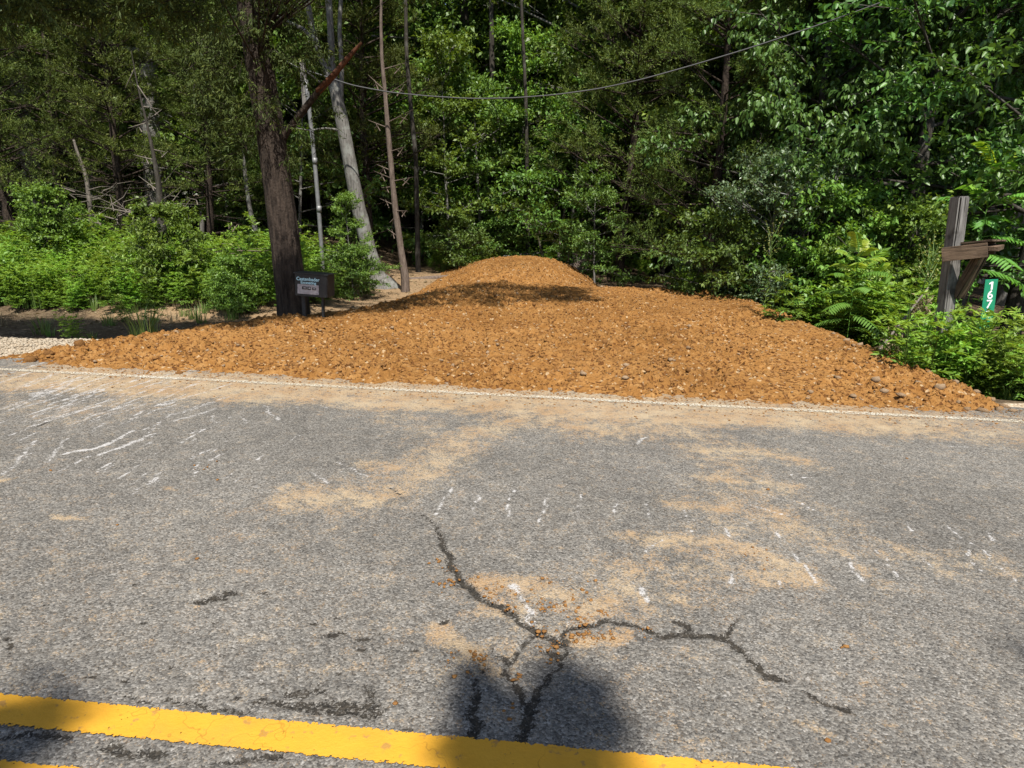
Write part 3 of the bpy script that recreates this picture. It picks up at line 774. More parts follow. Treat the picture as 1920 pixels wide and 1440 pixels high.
def make_broad(name, seed, H, z0, R, nl, nsec, ntw, nlf, LL, mat, barkm, trunk_r, six=False, twl=.42, shape=None, hang=.35, flat=.5):
    r = np.random.default_rng(seed)
    q = np.sort(r.random(nl)); z = z0 + (H * .97 - z0) * q
    az = gold(nl, r)
    prof = (shape or (lambda a: np.sqrt(np.clip(1 - (1.55 * a - .62) ** 2, .05, 1))))(q)
    ln = R * prof * r.uniform(.6, 1.15, nl)
    el = np.radians(8 + 45 * q + r.uniform(-12, 12, nl))
    d = np.stack([np.cos(az) * np.cos(el), np.sin(az) * np.cos(el), np.sin(el)], -1)
    lean = r.normal(0, .03, 2)
    bx, by = lean[0] * z, lean[1] * z
    st = np.stack([bx, by, z], -1)
    A, B, tw = skeleton(r, st, d, ln, nsec, ntw, twl, flat=flat)
    pos, ax, up, tint = foliage(r, tw, nlf, hang=hang)
    L = LL * r.uniform(.65, 1.25, len(pos))
    crown = leaf_mesh(name + '_crown', pos, ax, up, L, L * .52, tint, mat, six)
    zz = np.linspace(-.4, H * .95, 7)
    parts = [tube(np.stack([lean[0] * zz + .05 * np.sin(zz * .9 + seed), lean[1] * zz, zz], -1), trunk_r * np.linspace(1.15, .12, 7), 9, .06, seed, 4)]
    parts.append(cones(A[0], A[1], trunk_r * .30 * (1.1 - .7 * q), .008, 5))
    parts.append(cones(B[0], B[1], .010, .003, 3))
    V, F = join(parts)
    return mesh(name + '_trunk', V, F, [barkm], smooth=True), crown

def make_cedar(name, seed, H, z0, R, nl, nsec, ntw, nlf, mat, barkm, trunk_r, LL=.075, bare=0):
    r = np.random.default_rng(seed)
    q = np.sort(r.random(nl)); z = z0 + (H - z0) * q * .98
    az = gold(nl, r)
    ln = R * (1 - q) ** .75 * r.uniform(.55, 1.15, nl) + .12
    el = np.radians(r.uniform(0, 34, nl) + 22 * q)
    d = np.stack([np.cos(az) * np.cos(el), np.sin(az) * np.cos(el), np.sin(el)], -1)
    st = np.stack([0 * z, 0 * z, z], -1)
    A, B, tw = skeleton(r, st, d, ln, nsec, ntw, .20, sec=.36, spread=.75, flat=.6, zup=.12, gap=.35)
    pos, ax, up, tint = foliage(r, tw, nlf, jit=.65, hang=-.15, upj=1.0)
    L = LL * r.uniform(.6, 1.3, len(pos))
    crown = leaf_mesh(name + '_crown', pos, ax, up, L, L * .19, tint, mat, fold=.1)
    zz = np.linspace(-.4, H * .97, 7)
    parts = [tube(np.stack([.04 * np.sin(zz + seed), .04 * np.cos(zz), zz], -1), trunk_r * np.linspace(1.15, .1, 7), 9, .08, seed, 4)]
    parts.append(cones(A[0], A[1], .022, .006, 4)); parts.append(cones(B[0], B[1], .007, .002, 3))
    if bare:
        zb = r.uniform(.3, z0 + .8, bare); ab = r.uniform(0, 6.28, bare)
        db = np.stack([np.cos(ab), np.sin(ab), r.uniform(-.3, .3, bare)], -1)
        s0 = np.stack([0 * zb, 0 * zb, zb], -1)
        parts.append(cones(s0, s0 + db * r.uniform(.4, 1.3, bare)[:, None], .014, .003, 4))
    V, F = join(parts)
    return mesh(name + '_trunk', V, F, [barkm], smooth=True), crown

round_ = lambda a: np.sqrt(np.clip(1 - (1.75 * a - .72) ** 2, .05, 1))
skirt = lambda a: np.clip(1.02 - .62 * a ** 1.6, .15, 1)
PR = {
    'broad_a': make_broad('broad_a', 11, 12.5, 1.6, 3.4, 46, 9, 9, 9, .125, M['leaf_broad'], M['bark_dark'], .17, twl=.5, shape=skirt),
    'broad_b': make_broad('broad_b', 12, 13.5, 3.0, 3.6, 44, 9, 9, 9, .115, M['leaf_broad'], M['bark_grey'], .15, twl=.5),
    'broad_c': make_broad('broad_c', 13, 9.0, .8, 2.7, 40, 8, 8, 9, .11, M['leaf_light'], M['bark_dark'], .10, twl=.42, shape=skirt, hang=.55),
    'oak': make_broad('oak', 14, 8.5, .7, 3.0, 48, 8, 8, 9, .112, M['leaf_oak'], M['bark_dark'], .14, six=True, twl=.40, shape=skirt, hang=.3),
    'droop': make_broad('droop', 15, 8.0, .9, 2.6, 42, 8, 8, 10, .096, M['leaf_oak'], M['bark_dark'], .10, six=True, twl=.42, shape=skirt, hang=1.1),
    'sapling_a': make_broad('sapling_a', 16, 5.2, .7, 1.9, 22, 8, 8, 8, .10, M['leaf_light'], M['bark_grey'], .045, twl=.36, shape=skirt, flat=.22, hang=.2),
    'sapling_b': make_broad('sapling_b', 17, 4.0, .5, 1.6, 20, 7, 8, 8, .10, M['leaf_broad'], M['bark_grey'], .04, twl=.34, shape=skirt, flat=.22, hang=.2),
    'cedar_a': make_cedar('cedar_a', 21, 8.0, .6, 2.0, 120, 8, 7, 13, M['leaf_cedar'], M['bark_cedar'], .11, bare=14, LL=.056),
    'cedar_b': make_cedar('cedar_b', 22, 6.5, 1.1, 1.7, 95, 8, 7, 13, M['leaf_cedar'], M['bark_cedar'], .09, bare=26, LL=.056),
    'olive': make_broad('olive', 31, 2.5, .15, 1.25, 34, 7, 7, 9, .055, M['leaf_olive'], M['bark_grey'], .03, twl=.26, shape=round_, hang=.1),
    'shrub_a': make_broad('shrub_a', 32, 2.1, .1, 1.15, 30, 7, 7, 8, .085, M['leaf_light'], M['bark_dark'], .025, twl=.26, shape=round_),
    'shrub_b': make_broad('shrub_b', 33, 1.6, .08, .95, 26, 6, 7, 8, .075, M['leaf_broad'], M['bark_dark'], .02, twl=.24, shape=round_),
}

def gz(x, y): return float(terrain(np.array(float(x)), np.array(float(y))))

def plant(kind, name, px, Y, scale, rot, label, cat, group=None, dz=0.0, tilt=(0, -.04), parts=('trunk', 'crown'), x=None):
    if x is None: x = P(px, 480, Y)[0]
    e = bpy.data.objects.new(name, None); COL.objects.link(e)
    e.location = (x, Y, gz(x, Y) + dz); e.rotation_euler = (tilt[0], tilt[1], rot); e.scale = (scale,) * 3
    for nm, me in zip(parts, PR[kind]): obj(nm, me, e)
    return tag(e, label, cat, group)

# ---------------------------------------------------------------- the tall conifer at the verge, with its broken limb
TX, TY = P(553, 600, 8.9)[0], 8.9
big = bpy.data.objects.new('cedar_tree', None); COL.objects.link(big)
big.location = (TX, TY, gz(TX, TY)); tag(big, 'tall dark conifer with thick brown trunk and broken limb behind black sign', 'tree')
def loc(q): return np.array(q) - np.array(big.location)
pts = [loc(P(553, 640, 8.9)), loc(P(548, 560, 8.9)), loc(P(528, 400, 8.9)), loc(P(510, 260, 8.9)), loc(P(488, 130, 8.9)), loc(P(470, 20, 8.9)), loc(P(455, -160, 8.9)), loc(P(440, -500, 8.9))]
V, F, T3 = tube(pts, [.235, .20, .18, .172, .16, .15, .13, .09], 26, .05, 4, 14)
obj('trunk', mesh('trunk', V, [F, T3], [M['bark_cedar']], smooth=True), big)
A_, B_ = loc(P(536, 250, 8.9)), loc(P(678, 80, 8.5))
bp = [loc(P(530, 258, 8.9)), A_, loc(P(585, 185, 8.75)), loc(P(630, 135, 8.6)), B_]
V, F, T3 = tube(bp[:4], [.05, .045, .036, .030], 12, .15, 6, 6)
bb = obj('broken_branch', mesh('broken_branch', V, [F, T3], [M['bark_cedar']], smooth=True), big)
V, F, T3 = tube([loc(P(596, 172, 8.71)), loc(P(630, 135, 8.59)), loc(P(655, 105, 8.54)), B_], [.036, .033, .027, .014], 9, .25, 6, 6)
obj('heartwood', mesh('heartwood', V, [F, T3], [M['wood_red']], smooth=False), bb)['label'] = 'snapped end showing red heartwood'
# sprays of the crown: each hangs where the shade it casts falls on the verge below
r = np.random.default_rng(61)
ncl = 1250
kx = r.uniform(-7.5, .9, ncl)
lo = np.interp(kx, [-9, -4.5, -3.4, -2.6, -1.8, -.6, .9], [7.9, 7.9, 8.0, 8.5, 9.2, 9.7, 10.3])
hi = np.interp(kx, [-9, -4.5, -3.4, -2.6, -1.8, -.6, .9], [9.1, 9.1, 9.1, 9.6, 11.1, 12.2, 11.8])
ky = lo + (hi - lo) * r.random(ncl)
kz = 3.1 + 4.2 * r.random(ncl) ** 1.5 + .12 * np.maximum(kx + 1.5, 0)
cl = np.stack([kx, ky, 0 * kx], -1) + SUN_DIR[None] / SUN_DIR[2] * kz[:, None]
def pxy(q):
    c_ = (q - np.array([0, 0, CAM_H])) @ CR
    return 960 + FPX * c_[:, 0] / -c_[:, 2], 720 - FPX * c_[:, 1] / -c_[:, 2]
for _ in range(30):                                     # right of the trunk the crown is high and lets the forked tree be seen
    a_, b_ = pxy(cl)
    cl = cl + ((a_ > 520) & (b_ > -70))[:, None] * SUN_DIR[None] * .15
cl = cl - np.array(big.location)
sel = fbm(cl[:, 0] * .8 + 5, cl[:, 2] * .8 + cl[:, 1] * .5, 3, 93) > .40
sel &= ~((cl[:, 0] + TX > -1.2) & (r.random(ncl) < .25))
cl = cl[sel]
# a few low sprays hug the trunk
tz = r.uniform(2.0, 4.0, 64)
ta = r.uniform(2.4, 6.4, 64)
tq = np.array([[np.interp(z_, [q[2] for q in pts], [q[i] for q in pts]) for i in range(2)] + [z_] for z_ in tz]) + np.stack([np.cos(ta) * r.uniform(.3, .75, 64), np.sin(ta) * .32, 0 * ta], -1)
cl = np.concatenate([cl, tq])
m = len(cl)
d0 = nrm(np.stack([cl[:, 0], cl[:, 1], -.35 * np.ones(m)], -1) + r.normal(size=(m, 3)) * .35)
st = cl - d0 * .25
A, B, tw = skeleton(r, st, d0, np.full(m, .5), 4, 5, .20, sec=.55, spread=.85, flat=.6, zup=-.12, gap=.05)
pos, ax, up, tint = foliage(r, tw, 12, jit=.65, hang=.30, upj=1.0)
L = .058 * r.uniform(.6, 1.3, len(pos))
obj('crown', leaf_mesh('crown', pos, ax, up, L, L * .20, tint, M['leaf_dark_cedar'], fold=.1), big)
# limbs reach from the trunk to groups of sprays
pick_ = np.where((np.linalg.norm(cl[:, :2], axis=1) < 2.3) & (cl[:, 2] > 3.2))[0][:46]
tip_ = cl[pick_]
zt = np.clip(tip_[:, 2] - .25 * np.linalg.norm(tip_[:, :2], axis=1), 2.9, 8)
root = np.array([[np.interp(z_, [q[2] for q in pts], [q[i] for q in pts]) for i in range(2)] + [z_] for z_ in zt])
midp = (root + tip_) / 2 + np.array([0, 0, .18]) + r.normal(size=root.shape) * .08
Va, Fa = join([cones(root, midp, .015, .009, 5), cones(midp, tip_, .009, .003, 5)]); Fa = Fa[0]; Vb, Fb = cones(B[0][::2], B[1][::2], .006, .002, 3)
V, F = join([(Va, Fa), (Vb, Fb)])
obj('limbs', mesh('limbs', V, F, [M['bark_cedar']], smooth=True), big)

# ---------------------------------------------------------------- grey forked tree, dead snag, slim trunks
def stem(name, Y, path, radii, mat, label, cat='tree', group=None, sides=14, sub=8, rough=.05, extra=()):
    b = P(path[0][0], path[0][1], Y)
    e = bpy.data.objects.new(name, None); COL.objects.link(e)
    g = gz(b[0], Y); e.location = (b[0], Y, g)
    base = np.array(e.location)
    pp = [P(px, py, Y + (q[0] if q else 0)) - base for px, py, *q in path]
    if pp[0][2] > -.2: pp = [pp[0] * np.array([1, 1, 0]) + np.array([0, 0, -.3])] + pp; radii = [radii[0] * 1.15] + list(radii)
    parts = [tube(pp, radii, sides, rough, int(path[0][0]), sub)]
    for lp, lr in extra:
        parts.append(tube([P(px, py, Y + (q[0] if q else 0)) - base for px, py, *q in lp], lr, max(6, sides // 2), rough, int(lp[0][1]), 5))
    V, F = join(parts)
    obj('trunk', mesh('trunk', V, F, [mat], smooth=True), e)
    return tag(e, label, cat, group)

GY = 13.2
grey = stem('forked_tree', GY, [(722, 548), (704, 520), (692, 470), (672, 390), (655, 300), (640, 220), (630, 175), (622, 132), (620, 60), (615, -20), (612, -120), (610, -260)], [.30, .19, .14, .13, .125, .115, .105, .065, .058, .055, .05, .04], M['bark_grey'],
     'pale grey barked tree with forked leaning trunk beside metal pole', sides=20, extra=[
         ([(634, 195), (612, 132), (592, 80), (585, 55), (578, 10), (560, -60), (540, -200)], [.065, .060, .055, .052, .05, .045, .03]),
         ([(638, 190), (641, 127), (636, 60), (640, -20), (650, -150), (655, -300)], [.055, .042, .038, .035, .03, .02]),
         ([(590, 75), (570, 55), (548, 45), (520, 30)], [.05, .035, .028, .015]),
         ([(640, 245), (610, 240, -.2), (580, 245, -.3), (556, 240, -.4)], [.03, .018, .014, .006]),
         ([(600, 155), (580, 138, -.2), (555, 125, -.3), (535, 113, -.3)], [.02, .016, .012, .006])])
r = np.random.default_rng(71)
nl = 46
tops = np.array([P(px, py, GY) for px, py in zip(r.uniform(540, 680, nl), r.uniform(-420, -60, nl))]) - np.array(grey.location)
az = gold(nl, r); dd = nrm(np.stack([np.cos(az), np.sin(az), r.uniform(0, .6, nl)], -1))
A, B, tw = skeleton(r, tops, dd, r.uniform(1.2, 2.6, nl), 7, 7, .42)
pos, ax, up, tint = foliage(r, tw, 8)
L = .11 * r.uniform(.6, 1.2, len(pos))
obj('crown', leaf_mesh('crown', pos, ax, up, L, L * .5, tint, M['leaf_broad']), grey)

def side_twigs(e, Y, spots, mat, rr=.012):
    a, b = [], []
    base = np.array(e.location)
    for (x0, y0, x1, y1, dy) in spots:
        a.append(P(x0, y0, Y) - base); b.append(P(x1, y1, Y + dy) - base)
        k = b[-1] - a[-1]
        for u in (.45, .7):
            a.append(a[-1] * 0 + (b[-1] - k) + k * u if False else (b[-1] - k * (1 - u))); b.append(a[-1] + k * .3 + np.array([0, .1, .12 if u > .5 else -.10]))
            a.append(a[-1]); b.append(b[-1]); a.pop(); b.pop()
    V, F = cones(np.array(a), np.array(b), rr, .003, 5)
    tag(obj('dead_branches', mesh('dead_branches', V, F, [mat], smooth=True), e), kind='stuff')

snag = stem('dead_tree', 12.6, [(760, 520), (752, 470), (742, 400), (735, 330), (728, 250), (722, 170), (716, 110), (714, 40), (716, -60)], [.078, .060, .054, .049, .043, .036, .030, .026, .016], M['bark_snag'],
            'slim dead brown tree trunk with broken side twigs beside forked tree', sides=12, rough=.09)
side_twigs(snag, 12.6, [(735, 335, 700, 320, -.3), (736, 340, 775, 332, -.2), (734, 320, 706, 308, .2), (730, 285, 760, 275, -.2), (740, 385, 712, 372, .2), (741, 395, 765, 396, -.2), (728, 240, 690, 225, .2), (727, 230, 775, 205, -.3), (724, 180, 765, 150, -.2), (722, 170, 690, 140, .1), (748, 445, 725, 428, 0), (737, 350, 715, 352, 0), (743, 405, 730, 418, 0), (719, 130, 760, 118, 0)], M['bark_snag'])
stem('thin_tree', 17.0, [(784, 505), (782, 400), (780, 300), (770, 200), (762, 100), (760, -60)], [.07, .06, .055, .05, .045, .035], M['bark_dark'], 'thin dark tree trunk just right of dead brown tree', group=None, sides=9)
stem('thin_tree', 14.5, [(500, 520), (488, 460), (470, 400), (462, 350), (455, 280)], [.06, .05, .045, .04, .03], M['bark_grey'], 'thin pale leaning trunk beside the tall conifer', sides=9)
stem('thin_tree', 19.0, [(990, 470), (988, 300), (986, 180), (980, 60), (975, -60)], [.06, .05, .045, .04, .03], M['bark_dark'], 'straight dark trunk in the wood above the mound top', sides=9)
stem('thin_tree', 18.0, [(1020, 490), (1014, 465), (1008, 440)], [.035, .03, .012], M['twig'], 'short pale broken stem behind the mound top', sides=8)
stem('thin_tree', 18.5, [(1048, 470), (1054, 420), (1062, 375)], [.04, .035, .02], M['twig'], 'thin pale leaning stem behind right shoulder of mound', sides=8)
stem('thin_tree', 21.0, [(930, 480), (926, 300), (922, 100), (920, -80)], [.10, .085, .075, .06], M['bark_dark'], 'darker straight trunk deep in the wood behind mound', sides=9)
stem('thin_tree', 12.6, [(162, 330), (148, 295), (138, 262)], [.035, .03, .018], M['twig'], 'short pale bare stem among the cedars on the left', sides=8)
dead_cedar = stem('dead_tree', 12.0, [(305, 440), (300, 390), (298, 350), (290, 300), (275, 230), (258, 160), (246, 95)], [.075, .065, .048, .032, .020, .013, .006], M['bark_dark'], 'dark cedar trunk with bare twigs above the left weeds', sides=10, rough=.1)
side_twigs(dead_cedar, 12.0, [(298, 380, 340, 350, -.3), (320, 395, 355, 370, -.3), (275, 230, 240, 240, 0), (270, 200, 300, 205, -.2), (258, 160, 285, 200, -.2), (252, 130, 235, 165, .1), (290, 300, 250, 290, 0), (285, 280, 310, 285, 0), (300, 360, 260, 330, .2)], M['twig'])

# ---------------------------------------------------------------- the wood: cedars, saplings and broadleaf trees
LFT, MID, RGT = 'trees along the left edge of the wood', 'trees behind the mound', 'trees along the right edge of the wood'
for kind, px, Y, sc, rot, lab in [
    ('cedar_a', 30, 12.6, .85, .3, 'leftmost olive green cedar above the weeds'), ('cedar_b', 245, 13.6, .95, 1.2, 'olive cedar behind the dark dead cedar trunk'),
    ('cedar_b', 400, 14.5, .85, 2.2, 'cedar immediately left of the tall conifer trunk'), ('cedar_a', 120, 15.5, 1.0, 3.9, 'taller cedar behind the two front left cedars'),
    ('cedar_a', 1335, 13.5, 1.0, .8, 'big dark cedar rising above the right end of mound'), ('cedar_b', 1165, 16.5, 1.25, 2.0, 'cedar behind the dark gap right of the mound top'),
    ('cedar_a', 1130, 19.0, 1.35, 4.0, 'tall cedar behind the upturned roots'), ('cedar_b', 690, 17.5, 1.3, 5.0, 'cedar behind the fork of the grey tree')]:
    plant(kind, 'cedar_tree', px, Y, sc, rot, lab, 'tree', 'cedars at the edge of the wood')
for kind, px, Y, sc, rot, lab, g in [
    ('sapling_a', 850, 18.5, 1.0, .4, 'light green sapling behind left slope of the mound', MID), ('sapling_b', 905, 19.5, 1.25, 1.5, 'layered green sapling left of the mound top', MID),
    ('sapling_a', 965, 20.5, 1.1, 2.6, 'light sapling straight above the mound top', MID), ('sapling_b', 1060, 18.0, 1.1, 3.3, 'green sapling above the upturned roots', MID),
    ('sapling_a', 1010, 23.0, 1.5, 4.4, 'taller light sapling under the wire', MID), ('sapling_b', 790, 21.0, 1.4, 5.2, 'sapling between the dead tree and the mound', MID),
    ('sapling_a', 662, 11.8, .30, 1.1, 'small bright sapling between pole and forked tree', None), ('sapling_b', 1120, 15.0, .6, .2, 'low leafy sapling right of the upturned roots', MID),
    ('sapling_a', 380, 17.5, 1.3, 2.9, 'light leafy sapling behind the cedars left of conifer', LFT), ('sapling_b', 560, 16.5, 1.2, 4.9, 'sapling in the shade behind the metal pole', LFT),
    ('sapling_b', 440, 15.5, .7, .9, 'low sapling behind the pale leaning trunk', LFT)]:
    plant(kind, 'sapling', px, Y, sc, rot, lab, 'tree', g)
for kind, px, Y, sc, rot, lab, g in [
    ('oak', 1700, 11.6, .95, .5, 'broad dark green tree behind the timber post', RGT), ('oak', 1930, 10.8, 1.0, 2.5, 'rightmost large leaved tree cut by the picture edge', RGT),
    ('droop', 1500, 12.8, 1.0, 1.4, 'tree with drooping glossy leaves beneath the wire', RGT), ('droop', 1620, 14.0, 1.1, 3.6, 'glossy leaved tree behind the front sumac', RGT),
    ('broad_c', 1420, 15.5, 1.1, 4.4, 'light leaved tree above the silvery shrub', RGT), ('broad_c', 1240, 19.5, 1.2, .6, 'light green tree beyond the dark gap', RGT), ('oak', 1800, 14.5, 1.3, 5.6, 'tall tree behind the right hand sumac', RGT),
    ('broad_c', 330, 19.5, 1.1, 2.2, 'bright leaved tree behind the left cedars', LFT), ('broad_a', 60, 19.0, .95, 3.1, 'dark leafy tree at the upper left', LFT), ('broad_c', 790, 25.5, 1.2, 1.9, 'light tree behind dead brown trunk', MID), ('broad_c', 1080, 25.0, 1.3, 5.0, 'light green tree beneath the lowest bend of wire', MID)]:
    plant(kind, 'broadleaf_tree', px, Y, sc, rot, lab, 'tree', g)
rw = np.random.default_rng(81)
for i_, (px_, Y_) in enumerate([(-150, 17), (80, 18.5), (300, 17.5), (520, 22.5), (760, 25), (930, 26.5), (1110, 25), (1290, 22), (1480, 19), (1680, 17.5), (1900, 16), (2150, 15)]):
    plant('broad_b', 'tall_tree', px_, Y_, 1.5, i_ * 1.7, ['towering tree at the far left of the wood', 'towering tree above the leftmost cedars', 'towering tree over the dark dead cedar', 'towering tree behind the tall conifer', 'towering tree behind the dead brown trunk', 'towering tree straight behind the mound',
          'towering tree above the upturned roots', 'towering tree behind the dark gap', 'towering tree behind the silvery shrub', 'towering tree behind the front sumac', 'towering tree behind the timber post', 'towering tree beyond the right picture edge'][i_], 'tree', 'towering trees at the front of the wood')
k = 0
for Y, step in ((22.5, 190), (27.0, 150), (32.0, 130)):
    for px in np.arange(-420, 2380, step):
        kind = ('broad_a', 'broad_b', 'broad_a', 'broad_b', 'broad_a', 'broad_b', 'cedar_a')[k % 7]; k += 1
        sc = rw.uniform(.9, 1.25) * (1.25 if kind == 'cedar_a' else 1.0)
        plant(kind, 'forest_tree', px + rw.uniform(-45, 45), Y + rw.uniform(-1.6, 1.6), sc, rw.uniform(0, 6.28), 'dark leafy tree deep in the wood behind the clearing', 'tree', 'trees deep in the wood')

def scatter(name, pts, rotz, scl, pick, meshes, label, cat, tilt=None):
    me = bpy.data.meshes.new(name)
    me.vertices.add(len(pts)); me.vertices.foreach_set('co', np.ascontiguousarray(pts, np.float32).ravel())
    rv = np.zeros((len(pts), 3), np.float32); rv[:, 2] = rotz
    if tilt is not None: rv[:, :2] = tilt
    me.attributes.new('rv', 'FLOAT_VECTOR', 'POINT').data.foreach_set('vector', rv.ravel())
    me.attributes.new('scl', 'FLOAT', 'POINT').data.foreach_set('value', np.asarray(scl, np.float32))
    me.attributes.new('pick', 'INT', 'POINT').data.foreach_set('value', np.asarray(pick, np.int32))
    o = obj(name, me)
    ng = bpy.data.node_groups.new(name, 'GeometryNodeTree')
    ng.interface.new_socket('Geometry', in_out='INPUT', socket_type='NodeSocketGeometry')
    ng.interface.new_socket('Geometry', in_out='OUTPUT', socket_type='NodeSocketGeometry')
    gi, go = ng.nodes.new('NodeGroupInput'), ng.nodes.new('NodeGroupOutput')
    iop = ng.nodes.new('GeometryNodeInstanceOnPoints')
    ng.links.new(gi.outputs[0], iop.inputs['Points'])
    jn = ng.nodes.new('GeometryNodeJoinGeometry')
    for src in reversed(meshes):
        oi = ng.nodes.new('GeometryNodeObjectInfo'); oi.transform_space = 'ORIGINAL'
        oi.inputs['Object'].default_value = src; oi.inputs['As Instance'].default_value = True
        ng.links.new(oi.outputs['Geometry'], jn.inputs[0])
    ng.links.new(jn.outputs[0], iop.inputs['Instance'])
    iop.inputs['Pick Instance'].default_value = True
    for an, dt, sk in (('rv', 'FLOAT_VECTOR', 'Rotation'), ('scl', 'FLOAT', 'Scale'), ('pick', 'INT', 'Instance Index')):
        na = ng.nodes.new('GeometryNodeInputNamedAttribute'); na.data_type = dt; na.inputs['Name'].default_value = an
        ng.links.new(na.outputs[0], iop.inputs[sk])
    ng.links.new(iop.outputs[0], go.inputs[0])
    o.modifiers.new('scatter', 'NODES').node_group = ng
    return tag(o, label, cat, kind='stuff')

def first_part(mesh_, nm):
    return next(o for o in bpy.data.objects if o.data == mesh_ and o.name.split('.')[0] == nm)
n = 170
fy = rw.uniform(36, 62, n); fx = rw.uniform(-1.0, 1.0, n) * fy * .95
scatter('far_wood', np.stack([fx, fy, terrain(fx, fy)], -1), rw.uniform(0, 6.28, n), rw.uniform(1.0, 1.5, n), rw.integers(0, 2, n),
        [first_part(PR['broad_a'][1], 'crown'), first_part(PR['broad_b'][1], 'crown')], 'far mass of dark woodland filling the background', 'woodland')

n = 260
uy = rw.uniform(23, 46, n); ux = rw.uniform(-1, 1, n) * (uy * .85 + 2)
scatter('understory', np.stack([ux, uy, terrain(ux, uy) - .3], -1), rw.uniform(0, 6.28, n), rw.uniform(.8, 1.5, n), rw.integers(0, 2, n),
        [first_part(PR['sapling_a'][1], 'crown'), first_part(PR['sapling_b'][1], 'crown')], 'low leafy understory filling the shade under the trees', 'undergrowth')

# ---------------------------------------------------------------- weeds, sumac, grasses
def make_weed(name, seed, h, ns, mat, LL=.075, bushy=1.0, spread=.16):
    r = np.random.default_rng(seed)
    P0, AX, UP, TN, ca, cb = [], [], [], [], [], []
    for s in range(ns):
        a0 = r.uniform(0, 6.28); lean = r.uniform(.05, .35)
        base = np.array([math.cos(a0), math.sin(a0), 0]) * r.uniform(0, spread)
        d = nrm(np.array([math.cos(a0) * lean, math.sin(a0) * lean, 1.0]))
        hh = h * r.uniform(.65, 1.1)
        ca.append(base); cb.append(base + d * hh)
        m = int(13 * bushy)
        for i in range(m):
            u = .12 + .88 * i / m
            q = base + d * hh * u
            az = i * 2.1 + r.uniform(-.6, .6)
            br = np.array([math.cos(az), math.sin(az), r.uniform(.1, .7)]); br = br / np.linalg.norm(br)
            bl = h * .26 * (1.15 - u * .8) * r.uniform(.7, 1.2)
            kk = 16
            uu = np.linspace(.25, 1, kk)[:, None]
            pp = q + br * bl * uu - np.array([0, 0, 1]) * (uu ** 2) * bl * .25
            P0.append(pp)
            sd_ = np.array([-br[1], br[0], 0]) * np.where(np.arange(kk) % 2, 1, -1)[:, None]
            AX.append(nrm(br * .7 + sd_ * .8 + r.normal(size=(kk, 3)) * .3)); UP.append(nrm(np.array([0, 0, 1.]) + r.normal(size=(kk, 3)) * .35))
            TN.append(np.clip(.20 + .65 * u + r.uniform(-.25, .25, kk), 0, 1))  # tint rises up the stem: sunlit tops and shaded inside put into leaf colour
    P0, AX, UP, TN = map(np.concatenate, (P0, AX, UP, TN))
    L = LL * r.uniform(.6, 1.3, len(P0))
    lv = leaf_mesh(name + '_leaves', P0, AX, UP, L, L * .30, TN, mat)
    V, F = cones(np.array(ca), np.array(cb), .006, .002, 4)
    return mesh(name + '_stems', V, F, [M['leaf_weed']]), lv
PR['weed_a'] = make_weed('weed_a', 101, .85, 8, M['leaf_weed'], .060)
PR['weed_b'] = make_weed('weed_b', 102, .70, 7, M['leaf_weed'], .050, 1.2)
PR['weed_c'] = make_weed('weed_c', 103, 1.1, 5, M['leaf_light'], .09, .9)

def make_sumac(name, seed, h, nf, fl, topy):
    r = np.random.default_rng(seed)
    P0, AX, UP, TN, ca, cb = [], [], [], [], [np.zeros(3)], [np.array([.03, 0, h])]
    for i in range(nf):
        u = .35 + .65 * (i / (nf - 1)) ** .8
        q = np.array([.03 * u, 0, h * u])
        az = i * 2.4 + r.uniform(-.3, .3); el = rad(10 + 62 * max(0, (u - .6) / .4) + r.uniform(-12, 12))
        d = np.array([math.cos(az) * math.cos(el), math.sin(az) * math.cos(el), math.sin(el)])
        L = fl * r.uniform(.75, 1.1) * (1.1 - .45 * u)
        kk = 11
        uu = np.linspace(.18, 1, kk)
        rp = q + d * (L * uu)[:, None] - np.array([0, 0, 1.]) * (uu ** 2 * L * .38)[:, None]
        ca += [q, *rp[:-1]]; cb += [rp[0], *rp[1:]]
        tang = nrm(np.gradient(rp, axis=0)); side = nrm(np.cross(tang, [0, 0, 1.]))
        for s in (-1, 1):
            P0.append(rp); AX.append(nrm(side * s + tang * .45 - np.array([0, 0, .25]))); UP.append(nrm(np.cross(side, tang) + r.normal(size=(kk, 3)) * .12))
            TN.append(np.full(kk, .25 + .3 * r.random() + (topy if u > .8 else 0)) + r.uniform(-.08, .08, kk))
    P0, AX, UP, TN = map(np.concatenate, (P0, AX, UP, TN))
    L = .21 * fl * r.uniform(.85, 1.1, len(P0))
    lv = leaf_mesh(name + '_leaves', P0, AX, UP, L, L * .23, TN, M['leaf_sumac'], six=True, droop=.15)
    V, F = cones(np.array(ca), np.array(cb), .006, .004, 5)
    return mesh(name + '_stems', V, F, [M['leaf_sumac']], {'tint': np.full(len(V), .6)}), lv
PR['sumac_a'] = make_sumac('sumac_a', 111, 1.5, 18, .62, .5)
PR['sumac_b'] = make_sumac('sumac_b', 112, 2.0, 20, .75, .45)

